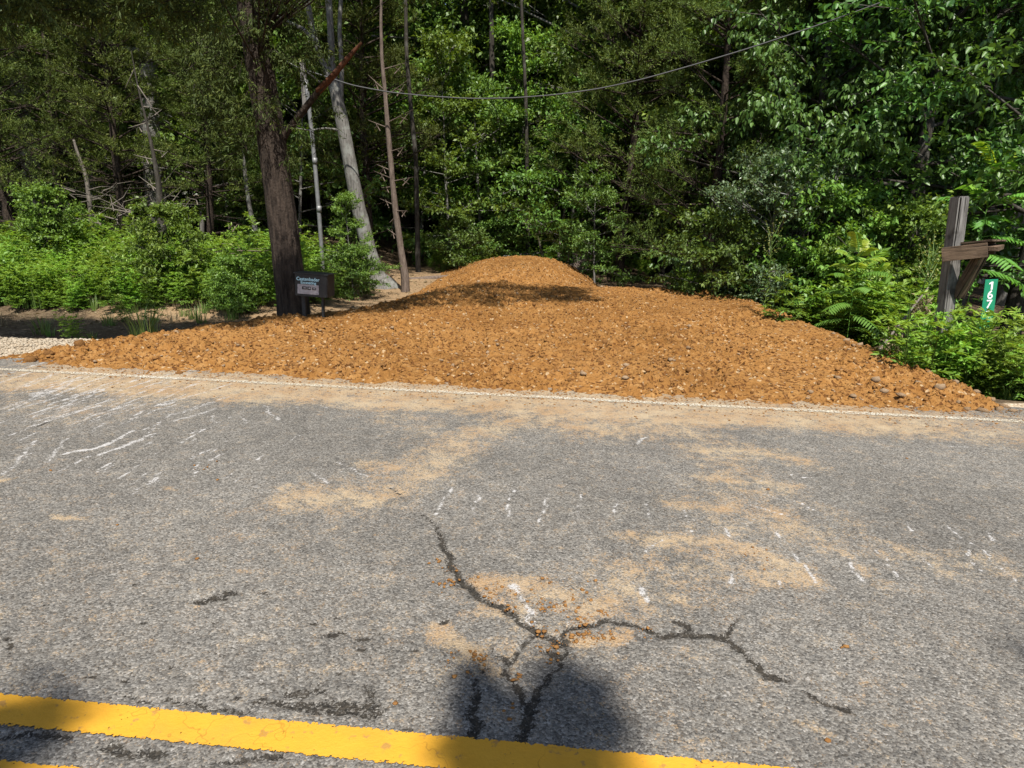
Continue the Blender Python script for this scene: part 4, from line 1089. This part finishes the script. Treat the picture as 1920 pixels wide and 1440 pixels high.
def make_grass(name, seed, n, h, mat, spread=.1, wide=.007):
    r = np.random.default_rng(seed)
    V, F, T = [], [], []
    for i in range(n):
        a = r.uniform(0, 6.28); b = np.array([math.cos(a), math.sin(a), 0]) * spread * math.sqrt(r.random())
        d = np.array([math.cos(a + r.normal(0, .5)), math.sin(a + r.normal(0, .5)), 0]); hh = h * r.uniform(.5, 1.1); out = hh * r.uniform(.1, .55)
        sdv = np.array([-d[1], d[0], 0]) * wide
        o = len(V)
        for u in (0, .35, .7, 1.0):
            c = b + d * out * u ** 2 + np.array([0, 0, hh * (u - .18 * u ** 3)])
            w = sdv * (1 - u) ** .6
            V += [c - w, c + w]
        F += [(o, o + 1, o + 3, o + 2), (o + 2, o + 3, o + 5, o + 4), (o + 4, o + 5, o + 7, o + 6)]
        T += [r.random()] * 8
    return (mesh(name, np.array(V), np.array(F), [mat], {'tint': np.array(T)}),)
PR['grass_clump'] = make_grass('grass_clump', 121, 70, .55, M['grass'], .14, .006)
PR['grass_tuft'] = make_grass('grass_tuft', 122, 40, .30, M['grass'], .10, .005)
PR['dry_tuft'] = make_grass('dry_tuft', 123, 36, .26, M['straw'], .14, .004)

def make_stalk(name, seed, h):
    r = np.random.default_rng(seed)
    n = 60
    z = np.linspace(.12, .8, n) * h; az = np.arange(n) * 2.4
    pos = np.stack([0 * z, 0 * z, z], -1)
    ax = np.stack([np.cos(az), np.sin(az), np.full(n, .5)], -1)
    a, b, fp = [np.zeros(3)], [np.array([.05, 0, h])], []
    for i in range(12):
        q = np.array([.04, 0, h * (.72 + .02 * i)]); an = i * 2.2
        e = q + np.array([math.cos(an) * .13, math.sin(an) * .13, .16 + .01 * i]) * r.uniform(.7, 1.2)
        a.append(q); b.append(e)
        for u in np.linspace(.45, 1.05, 7): fp.append(q + (e - q) * u + r.normal(0, .01, 3))
    fp = np.array(fp)
    pos = np.concatenate([pos, fp]); ax = np.concatenate([nrm(ax), unit(r, len(fp))])
    up = nrm(np.array([0, 0, 1.]) + r.normal(size=(len(pos), 3)) * .4)
    L = np.concatenate([.15 * np.linspace(1.1, .5, n), np.full(len(fp), .03)])
    W = np.concatenate([.15 * np.linspace(1.1, .5, n) * .18, np.full(len(fp), .02)])
    tn = np.concatenate([r.uniform(.2, .7, n), r.uniform(.9, 1, len(fp))])
    lv = leaf_mesh(name + '_leaves', pos, ax, up, L, W, tn, M['grass'], droop=.3)
    V, F = cones(np.array(a), np.array(b), .007, .002, 4)
    return mesh(name + '_stem', V, F, [M['grass']], {'tint': np.full(len(V), .4)}), lv
PR['stalk'] = make_stalk('stalk', 131, 1.5)

SL = ('stems', 'leaves')
WD = 'bushy weeds on the verge'
for kind, px, Y, sc, rot, lab, cat, g in [
    ('shrub_a', 320, 10.2, .58, .4, 'rounded bright green bush at the middle of left bank', 'bush', None), ('shrub_a', 440, 9.3, .34, 1.0, 'small bush left of the conifer foot', 'bush', None),
    ('shrub_a', 100, 11.4, .55, 2.2, 'leafy bush on the left bank', 'bush', None), ('olive', 1440, 11.2, 1.0, .3, 'silvery grey green shrub right of the mound', 'shrub', None), 
    ('shrub_a', 1540, 10.8, 1.0, 3.0, 'leafy shrub behind the front sumac', 'shrub', None), ('shrub_a', 1690, 10.2, .9, 4.0, 'leafy shrub left of the timber post', 'shrub', None), ('shrub_b', 1340, 11.2, .9, 5.0, 'low dark shrub at the back right edge of mound', 'shrub', None),
    ('shrub_b', 660, 11.6, .5, 2.5, 'small green bush at foot of forked tree', 'bush', None),
    ('shrub_b', 1090, 15.6, .7, 3.5, 'small bush beside the upturned roots', 'bush', None), ('shrub_b', 860, 17.0, .8, .9, 'low bush behind left slope of mound', 'bush', None), ('shrub_b', 930, 18.5, .8, 1.9, 'low bush just behind the mound top', 'bush', None)]:
    plant(kind, 'bush', px, Y, sc, rot, lab, cat, g, parts=('stems', 'leaves'))
plant('sumac_a', 'sumac', 1612, 8.9, 1.0, .4, 'sumac with bright yellow green top above the front weeds', 'sumac', parts=SL)
plant('sumac_b', 'sumac', 1830, 10.0, 1.25, 1.4, 'taller sumac with yellowing tip above the timber post', 'sumac', parts=SL)
plant('sumac_a', 'sumac', 1650, 9.4, .75, 3.4, 'low green sumac left of the timber post', 'sumac', parts=SL)
plant('stalk', 'goldenrod', 1752, 8.3, 1.1, .2, 'tall flowering weed stalk beside the timber post', 'weed', parts=SL)
plant('stalk', 'goldenrod', 1740, 8.6, 1.0, 2.2, 'leafy weed stalk left of the timber post', 'weed', parts=SL)
plant('stalk', 'goldenrod', 1445, 9.2, .9, 1.2, 'tall green weed stalk above the mound edge', 'weed', parts=SL)
plant('grass_clump', 'grass_clump', 258, 7.55, 1.0, .4, 'spiky grass clump behind left end of dirt', 'grass', parts=('blades',))
plant('weed_b', 'weed', 118, 7.6, .5, .4, 'small leafy weed on the gravel left of grass clump', 'weed', parts=SL)
plant('weed_c', 'weed', 215, 9.0, .32, .4, 'small yellow green seedling at foot of the left bank', 'weed', parts=SL)
plant('weed_c', 'weed', 275, 9.0, .40, 2.4, 'low green plant at foot of the left bank', 'weed', parts=SL)
for px_, Y_, sc_, lab_ in ((1846, 7.3, 1.22, 'weed hiding the lower digits of the number sign'), (1876, 7.2, 1.12, 'tallest weed right of the number sign'), (1812, 7.25, .95, 'weed between timber post and number sign'), (1905, 6.9, 1.25, 'weed at the right picture edge'), (1748, 7.0, 1.2, 'weed just left of the timber post foot'), (1797, 6.9, 1.2, 'weed just right of the timber post foot')):
    plant('weed_a', 'weed', px_, Y_, sc_, px_, lab_, 'weed', parts=SL)
wa = plant('weed_a', 'weed', 1880, 6.6, 1.0, .4, 'bushy weed in front of the green number sign', 'weed', parts=SL)
wb = plant('weed_b', 'weed', 1775, 6.8, 1.75, 1.4, 'bushy weed at foot of the timber post', 'weed', parts=SL)
wc = plant('weed_c', 'weed', 1480, 8.9, .8, 2.4, 'leafy weed beside right edge of the mound', 'weed', parts=SL)
dt = plant('dry_tuft', 'dry_grass', 1700, 6.9, 1.0, .3, 'dry straw tuft at the mound edge', 'grass', parts=('blades',))
gt = plant('grass_tuft', 'grass_tuft', 60, 8.0, 1.0, .3, 'short grass tuft at the far left', 'grass', parts=('blades',))
kids = lambda e: [c for c in e.children]
leafobs = [next(c for c in kids(e) if c.name.split('.')[0] in ('leaves', 'blades')) for e in (wa, wb, wc, gt, dt)]

def region(n, fn, x0, x1, y0, y1, seed):
    r = np.random.default_rng(seed)
    x = r.uniform(x0, x1, n); y = r.uniform(y0, y1, n)
    ok = r.random(n) < fn(x, y)
    return x[ok], y[ok]
def right_w(x, y):
    s, t_ = to_st(x, y)
    e = np.interp(y, [5, 6.3, 7.5, 9, 10.5, 12, 12.6, 14], [4.5, 4.45, 4.45, 4.45, 4.5, 4.2, 3.6, 2.6])
    p_, q_ = pxy(np.stack([x, y, 0 * x], -1))
    return (fill_base(x - .2, y) < terrain(x - .2, y) + .02) * (x > e + .08) * (t_ > 6.15) * ~((p_ > 1710) & (y > 8.4))
def left_w(x, y):
    return (1 - sstep(x, -4.1, -3.4)) * sstep(y - .15 * np.sin(x * 2.1), 9.25, 9.6)
xr, yr = region(2300, right_w, 2.2, 11, 5.6, 13.6, 1)
xl, yl = region(1100, left_w, -14, -3.2, 9.2, 13.5, 2)
xs_, ys_ = region(260, lambda x, y: (x > -2.6) * (x < 4) * 1.0, -6, 6, 17.6, 22, 3)
x4, y4 = region(150, lambda x, y: ((x < -2.9) * (x > -4.2)) * 1.0, -5, -1.6, 9.8, 13.5, 4)
X4 = np.concatenate([xr, xl, xs_, x4]); Y4 = np.concatenate([yr, yl, ys_, y4])
ppx, ppy = pxy(np.stack([X4, Y4, terrain(X4, Y4)], -1))
r = np.random.default_rng(6)
pick = r.choice([0, 1, 2, 3, 4], len(X4), p=[.36, .36, .10, .14, .04])
scl = r.uniform(.55, 1.05, len(X4))
scl *= np.where(X4 < -2, .82, 1.0) * np.where((X4 > 3) & (Y4 < 7), .9, 1.0) * np.where((ppx > 1200) & (ppx < 1690) & (Y4 > 7) & (Y4 < 14), .95 + .6 * sstep(ppx, 1450, 1580), 1.0) * np.where((ppx > 1690) & (Y4 > 6.9) & (Y4 < 9.2), .72, 1.0) * np.where(Y4 > 15, .8, 1) * np.where((pick == 3) & (X4 < 0), 1.9, 1.0)
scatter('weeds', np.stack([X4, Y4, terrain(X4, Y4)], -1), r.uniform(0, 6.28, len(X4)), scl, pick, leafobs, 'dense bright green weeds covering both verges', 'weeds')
# low grass along verge edges
xg, yg = region(1500, lambda x, y: .8 * right_w(x, y) * (to_st(x, y)[1] < 7.5) + (left_w(x, y + .35)) * .4 + .10 * (x < -4) * (to_st(x, y)[1] > 7.2), -11, 9, 5.8, 10.4, 9)
scatter('verge_grass', np.stack([xg, yg, terrain(xg, yg)], -1), r.uniform(0, 6.28, len(xg)), r.uniform(.4, .9, len(xg)), r.choice([0, 1], len(xg), p=[.75, .25]), [leafobs[3], leafobs[4]], 'short grass and straw at the foot of the weeds', 'grass')
# forest floor: dead twigs and leaf litter on the left track
def litter(name, n, fn, box, seed, label):
    x, y = region(n, fn, *box, seed)
    r = np.random.default_rng(seed)
    k = len(x)
    a = r.uniform(0, 6.28, k)
    ax = np.stack([np.cos(a), np.sin(a), r.uniform(-.1, .25, k)], -1)
    pos = np.stack([x, y, terrain(x, y) + .006], -1)
    L = r.uniform(.03, .09, k)
    tag(obj(name, leaf_mesh(name, pos, ax, nrm(np.array([0, 0, 1.]) + r.normal(size=(k, 3)) * .3), L, L * r.uniform(.08, .5, k), r.random(k), M['straw'])), label, 'litter', kind='stuff')
litter('leaf_litter', 9000, lambda x, y: (fill_base(x, y) < terrain(x, y)) * (to_st(x, y)[1] > 7.0) * .9, (-9, 1.5, 6.8, 16), 17, 'brown leaf litter on bare ground left of the dirt')

# a brush heap and the upturned roots
def sticks(name, px, py, Y, n, size, seed, mat, label, cat, up=.5):
    r = np.random.default_rng(seed)
    c = P(px, py, Y); g = gz(c[0], Y)
    e = bpy.data.objects.new(name, None); COL.objects.link(e); e.location = (c[0], Y, g)
    a = r.normal(size=(n, 3)) * np.array([size * .45, size * .3, size * .2]); a[:, 2] = np.abs(a[:, 2]) + (c[2] - g) * r.uniform(.2, 1, n)
    d = unit(r, n); d[:, 2] = np.abs(d[:, 2]) * up
    b = a + d * (size * r.uniform(.3, .9, n))[:, None]
    m = (a + b) / 2 + r.normal(size=(n, 3)) * size * .05
    V1, F1 = cones(a, m, r.uniform(.006, .016, n), .006, 5); V2, F2 = cones(m, b, .006, .002, 5)
    V, F = join([(V1, F1), (V2, F2)])
    tag(obj('branches', mesh('branches', V, F, [mat], smooth=True), e), kind='stuff')
    return tag(e, label, cat)
sticks('brush_heap', 225, 380, 12.6, 60, 1.1, 141, M['twig'], 'tangle of bare grey branches above the left weeds', 'brush')
sticks('brush_heap', 420, 480, 11.0, 34, .8, 142, M['bark_snag'], 'brown broken branches between the left bush and conifer', 'brush', .25)
rb = sticks('root_ball', 1082, 490, 15.4, 60, .6, 143, M['twig'], 'upturned earthy roots at the right of mound top', 'roots', .9)
V, F, T3 = tube([np.array([-.25, 0, -.1]), np.array([0, 0, .25]), np.array([.25, .05, .45])], [.25, .24, .12], 12, .2, 5, 4)
obj('stump', mesh('stump', V, [F, T3], [M['bark_snag']]), rb)
V, F, T3 = tube([P(764, 527, 14.6), P(800, 523, 14.9), P(850, 519, 15.3)], [.07, .065, .05], 10, .08, 3, 6)
tag(obj('fallen_log', mesh('fallen_log', V, [F, T3], [M['bark_snag']], smooth=True)), 'brown fallen log on the shaded ground left of the mound top', 'log')
# leaning brush mat at the right of the mound
a, b = P(1615, 655, 7.6), P(1715, 572, 8.1)
e = bpy.data.objects.new('dead_vine', None); COL.objects.link(e); g = gz(a[0], a[1]); e.location = (a[0], a[1], g)
a, b = a - np.array(e.location), b - np.array(e.location)
a[2] = min(a[2], 0.0)
V, F, T3 = tube([a, (a + b) / 2, b, b + (b - a) * .25], [.018, .016, .012, .006], 7, .25, 8, 4)
obj('stem', mesh('stem', V, [F, T3], [M['twig']], smooth=True), e)
r = np.random.default_rng(145)
n = 1500
u = r.random(n); pos = a + (b - a) * (u * 1.15)[:, None] + r.normal(size=(n, 3)) * .03
pos[:, 2] -= r.random(n) ** 1.5 * (.06 + .30 * u) * 1.0; pos[:, 0] += r.uniform(0, .12, n)
obj('dry_leaves', leaf_mesh('dry_leaves', pos, unit(r, n) + np.array([0, 0, -.9]), unit(r, n), r.uniform(.04, .10, n), .018, r.random(n), M['straw']), e)
tag(e, 'leaning dead stem hung with dry brown vine right of the mound', 'vine')

# ---------------------------------------------------------------- built things
def box(cx, cy, cz, sx, sy, sz, bev=.006, jit=0.0, seed=0):
    import bmesh
    bm = bmesh.new(); bmesh.ops.create_cube(bm, size=1)
    for v_ in bm.verts: v_.co = Vector((cx + v_.co.x * sx, cy + v_.co.y * sy, cz + v_.co.z * sz))
    if bev: bmesh.ops.bevel(bm, geom=bm.edges[:], offset=bev, segments=2, affect='EDGES')
    if jit:
        r_ = np.random.default_rng(seed)
        for v_ in bm.verts: v_.co += Vector(r_.normal(0, jit, 3))
    return bm
def bobj(name, bm, mat, parent, M4=None):
    me = bpy.data.meshes.new(name)
    if M4 is not None: bm.transform(M4)
    bm.to_mesh(me); bm.free(); me.materials.append(mat)
    return obj(name, me, parent)
def beam(name, p0, p1, w, d, mat, parent, roll=0.0, bev=.008, seed=0):      # a timber from p0 to p1
    p0, p1 = Vector(p0), Vector(p1)
    L = (p1 - p0).length
    q = (p1 - p0).to_track_quat('Z', 'Y').to_matrix().to_4x4()
    o = bobj(name, box(0, 0, L / 2, w, d, L, bev, .0015, seed), mat, parent)
    o.matrix_local = Matrix.Translation(p0) @ q @ Matrix.Rotation(roll, 4, 'Z')
    return o

# timber mailbox post
PY = 7.5
c0 = P(1772, 640, PY); g = gz(c0[0], PY)
post = bpy.data.objects.new('mailbox_post', None); COL.objects.link(post); post.location = (c0[0], PY, g)
tag(post, 'weathered timber mailbox post with arm and diagonal brace, no mailbox', 'post')
O = np.array(post.location)
top = P(1800, 368, PY) - O; foot = np.array([0, 0, -.25])
ctr = lambda zz_: foot + (top - foot) * ((zz_ - foot[2]) / (top[2] - foot[2]))
beam('upright', foot, top, .135, .135, M['timber_grey'], post, rad(14), .012, 1)
zr = (P(1800, 470, PY) - O)[2]
q0 = P(1766, 478, PY - .10) - O; q1 = P(1852, 468, PY - .35) - O
beam('arm', q0, q1, .05, .15, M['timber_brown'], post, rad(90) * 0, .004, 2)
q0b = P(1800, 470, PY + .09) - O; q1b = P(1866, 462, PY - .16) - O
beam('arm', q0b, q1b, .05, .15, M['timber_brown'], post, 0, .004, 3)
s0 = P(1808, 459, PY + .02) - O; s1 = P(1874, 453, PY - .30) - O
beam('shelf_board', s0 + np.array([0, 0, .012]), s1 + np.array([0, 0, .012]), .24, .022, M['timber_brown'], post, rad(0), .004, 4)
em = (q1 + q1b) / 2; ed = nrm(q1b - q1)
beam('end_block', em - ed * .10 + nrm(q1 - q0) * .022, em + ed * .10 + nrm(q1 - q0) * .022, .13, .05, M['timber_brown'], post, 0, .004, 6)
beam('brace', P(1795, 556, PY - .04) - O, P(1843, 474, PY - .25) - O, .10, .10, M['timber_brown'], post, 0, .005, 5)

# green number sign
def text_mesh(txt, size, bold=0.0, depth=.0015):
    cu = bpy.data.curves.new('t', 'FONT'); cu.body = txt; cu.size = size; cu.offset = bold; cu.extrude = depth
    cu.align_x = 'CENTER'; cu.align_y = 'CENTER'
    to = bpy.data.objects.new('t', cu); COL.objects.link(to)
    dg = bpy.context.evaluated_depsgraph_get(); dg.update()
    me = bpy.data.meshes.new_from_object(to.evaluated_get(dg))
    bpy.data.objects.remove(to); bpy.data.curves.remove(cu)
    return me
SY = 8.3
tl = P(1855, 523, SY); bl = P(1849, 616, SY); gx_ = tl[0]
sg = bpy.data.objects.new('number_sign', None); COL.objects.link(sg); g = gz(gx_, SY); sg.location = (gx_ + .12, SY, g)
tag(sg, 'narrow green house number sign with white upright digits', 'sign')
hs = tl[2] - g
lean = rad(-4.0)
Mx = Matrix.Rotation(lean, 4, 'Y')
SW, SH = .152, .60
bobj('plate', box(0, 0, hs - SH / 2, SW, .004, SH, .0015), M['green'], sg, Mx)
bobj('stake', box(0, .022, hs * .48 - .1, .035, .03, hs * .96 + .2, .003), M['pipe'], sg, Mx)
for k, ch in enumerate('1671'):
    if ch == '1':                                       # a one with a flag, as on the plate
        pl = [(-.003, -.048), (.020, -.048), (.020, .048), (.002, .048), (-.027, .030), (-.027, .014), (-.003, .023)]
        n_ = len(pl)
        me = bpy.data.meshes.new('digit')
        me.from_pydata([(a_, b_, -.001) for a_, b_ in pl] + [(a_, b_, .0015) for a_, b_ in pl], [], [tuple(range(n_))[::-1], tuple(range(n_, 2 * n_))] + [(i_, (i_ + 1) % n_, (i_ + 1) % n_ + n_, i_ + n_) for i_ in range(n_)])
    else:
        me = text_mesh(ch, .142, .0022)
    me.materials.append(M['white'])
    o = obj('digit', me, sg)
    o.matrix_local = Mx @ Matrix.Translation((0, -.0055, hs - .076 - k * .1135)) @ Matrix.Rotation(rad(90), 4, 'X')

# black sign box
BY = 8.2
b0 = P(583, 536, BY); g = gz(b0[0], BY)
sb = bpy.data.objects.new('contractor_sign', None); COL.objects.link(sb); sb.location = (b0[0], BY, g); sb.rotation_euler = (0, 0, rad(-7))
tag(sb, 'black boxed contractor sign on short posts before the conifer', 'sign')
zc = b0[2] - g
bw, bh = .405, .265
roll = Matrix.Translation((0, 0, zc)) @ Matrix.Rotation(rad(2.0), 4, 'Y')
bobj('box', box(0, .12, 0, bw, .24, bh, .008), M['black'], sb, roll)
bobj('lid', box(0, .12, bh / 2 + .008, bw + .03, .27, .012, .003), M['black'], sb, roll)
for dx in (-.14, .10):
    bobj('leg', box(dx, .10, -bh / 2 - zc / 2 + .05, .05 if dx < 0 else .03, .04, zc - bh / 2 + .16, .004), M['black'], sb, Matrix.Translation((0, 0, zc)))
pr = bobj('printed_panel', box(-.035, -.002, -.045, .265, .004, .115, .001), M['greyprint'], sb, roll)
for (x_, z_, w_, h_) in ((-.08, -.03, .06, .035), (-.02, -.03, .045, .04), (.04, -.032, .045, .03)):
    bobj('machine_picture', box(x_, -.0055, z_, w_, .002, h_, .0005), M['black'], sb, roll)
    bobj('machine_window', box(x_ + .004, -.0075, z_ + .001, w_ * .5, .0015, h_ * .4, .0003), M['greyprint'], sb, roll)
for txt, sz_, xx, zz_, mt in (('Castenbader', .056, -.035, .075, 'cyan'), ('Excavating', .046, -.03, .034, 'cyan')):
    me = text_mesh(txt, sz_, .0012); me.materials.append(M[mt])
    o = obj('lettering', me, sb); o.matrix_local = roll @ Matrix.Translation((xx, -.006, zz_)) @ Matrix.Rotation(rad(90), 4, 'X')

# service pole with conduit, and its cable
PYO = 12.4
pb = P(605, 485, PYO); g = gz(pb[0], PYO)
sp = bpy.data.objects.new('service_pole', None); COL.objects.link(sp); sp.location = (pb[0], PYO, g)
tag(sp, 'slim grey metal pole with timber top between conifer and forked tree', 'pole')
O = np.array(sp.location)
V, F, T3 = tube([np.array([0, 0, -.3]), P(605, 485, PYO) - O, P(592, 320, PYO) - O, P(580, 200, PYO) - O, P(573, 150, PYO) - O], [.036] * 5, 14, 0, 1, 2)
obj('pipe', mesh('pipe', V, [F, T3], [M['pipe']], smooth=True), sp)
for yy, xx in ((392, 598), (302, 590)):
    V, F, T3 = tube([P(xx + .6, yy + 6, PYO) - O, P(xx, yy - 6, PYO) - O], [.042, .042], 14, 0, 1, 2)
    obj('coupling', mesh('coupling', V, [F, T3], [M['pipe']], smooth=True), sp)
V, F = cones(np.array([P(577, 470, PYO + .05) * 0 + P(606, 560, PYO + .07) - O]), np.array([P(569, 160, PYO + .07) - O]), .03, .03, 6)
beam('timber', P(574, 210, PYO + .09) - O, P(567, 112, PYO + .09) - O, .085, .085, M['timber_grey'], sp, 0, .005, 7)
wp = [(575, 132, 12.35), (610, 143, 12.3), (660, 160, 12.3), (730, 173, 12.25), (800, 180, 12.2), (880, 185, 12.1), (960, 184, 12.0), (1040, 178, 11.9), (1120, 167, 11.8), (1200, 150, 11.65), (1300, 122, 11.5), (1400, 92, 11.3), (1500, 59, 11.1), (1600, 24, 10.9), (1680, -6, 10.7), (1800, -60, 10.4), (1960, -140, 10.0), (2300, -330, 9.0)]
V, F, T3 = tube([P(*q) for q in wp], [.0105] * len(wp), 6, 0, 1, 5)
tag(obj('power_cable', mesh('power_cable', V, [F, T3], [M['cable']], smooth=True)), 'sagging black cable strung from the pole across the wood', 'cable')
V, F, T3 = tube([P(*q) for q in [(768, 120, 12.4), (790, 150, 12.2), (815, 165, 12.1), (862, 184, 11.9), (900, 165, 11.9)]], [.008, .008, .007, .006, .004], 5, .1, 1, 4)
obj('hanging_vine', mesh('hanging_vine', V, [F, T3], [M['twig']], smooth=True), snag)

# the tree across the road behind the viewer, whose leaf tips shade the asphalt at the bottom of the picture
bt = bpy.data.objects.new('roadside_tree', None); COL.objects.link(bt); bt.location = (3.0, -6.0, gz(3.0, -6.0))
tag(bt, 'leafy tree on the opposite verge behind the viewer', 'tree')
O = np.array(bt.location)
r = np.random.default_rng(151)
nl = 34
z = r.uniform(4, 13, nl); az = gold(nl, r)
dd = nrm(np.stack([np.cos(az), np.sin(az), r.uniform(.1, .6, nl)], -1))
A, B, tw = skeleton(r, np.stack([0 * z, 0 * z, z], -1), dd, r.uniform(1.5, 3.6, nl), 7, 7, .4)
pos, ax, up, tint = foliage(r, tw, 8)
sh = (pos + O)[:, :2] - SUN_DIR[:2] / SUN_DIR[2] * (pos + O)[:, 2:3]
ok = to_st(sh[:, 0], sh[:, 1])[1] < 1.1
pos, ax, up, tint = pos[ok], ax[ok], up[ok], tint[ok]
ends, extra = [], []
for (px, py, sx, sy, n) in [(1075, 1320, .07, .06, 150), (1110, 1350, .05, .07, 130), (1020, 1385, .09, .06, 200), (893, 1320, .03, .08, 90), (885, 1395, .05, .05, 110), (1050, 1425, .10, .04, 220), (960, 1425, .09, .03, 140), (20, 1385, .12, .025, 220), (-60, 1420, .15, .06, 240)]:
    g_ = G(px, py); hz = r.uniform(10.5, 11.8)
    c = np.array([g_[0], g_[1], 0]) + SUN_DIR / SUN_DIR[2] * hz - O
    ends.append(c); extra.append(c + r.normal(size=(n, 3)) * np.array([sx * .5, sy * .75, .12]))
ends = np.array(ends); ep = np.concatenate(extra); n = len(ep)
pos = np.concatenate([pos, ep]); ax = np.concatenate([ax, unit(r, n)]); up = np.concatenate([up, nrm(np.array([0, 0, 1.]) + r.normal(size=(n, 3)) * .4)]); tint = np.concatenate([tint, r.random(n)])
L = .12 * r.uniform(.6, 1.2, len(pos))
obj('crown', leaf_mesh('crown', pos, ax, up, L, L * .55, tint, M['leaf_broad']), bt)
V1 = tube([np.array([0, 0, -.4]), np.array([.05, 0, 3]), np.array([0, .1, 8]), np.array([0, 0, 14])], [.26, .22, .14, .04], 12, .06, 3, 5)
def shade_t(q):
    w_ = q + O
    sh_ = w_[:, :2] - SUN_DIR[:2] / SUN_DIR[2] * w_[:, 2:3]
    return to_st(sh_[:, 0], sh_[:, 1])[1]
ka, kb = shade_t(A[1]) < 1.0, (shade_t(B[1]) < 1.0) & (shade_t(B[0]) < 1.0)
A = (A[0][ka], A[1][ka]); B = (B[0][kb], B[1][kb])
hub = np.array([[-1.4, .9, 10.2]])
parts = [V1, cones(A[0], A[1], .05, .01, 5), cones(B[0], B[1], .010, .003, 3), cones(np.array([[0, 0, 8.2]]), hub, .05, .035, 6), cones(np.repeat(hub, len(ends), 0), ends, .020, .004, 5)]
V, F = join(parts)
obj('trunk', mesh('trunk', V, F, [M['bark_dark']], smooth=True), bt)
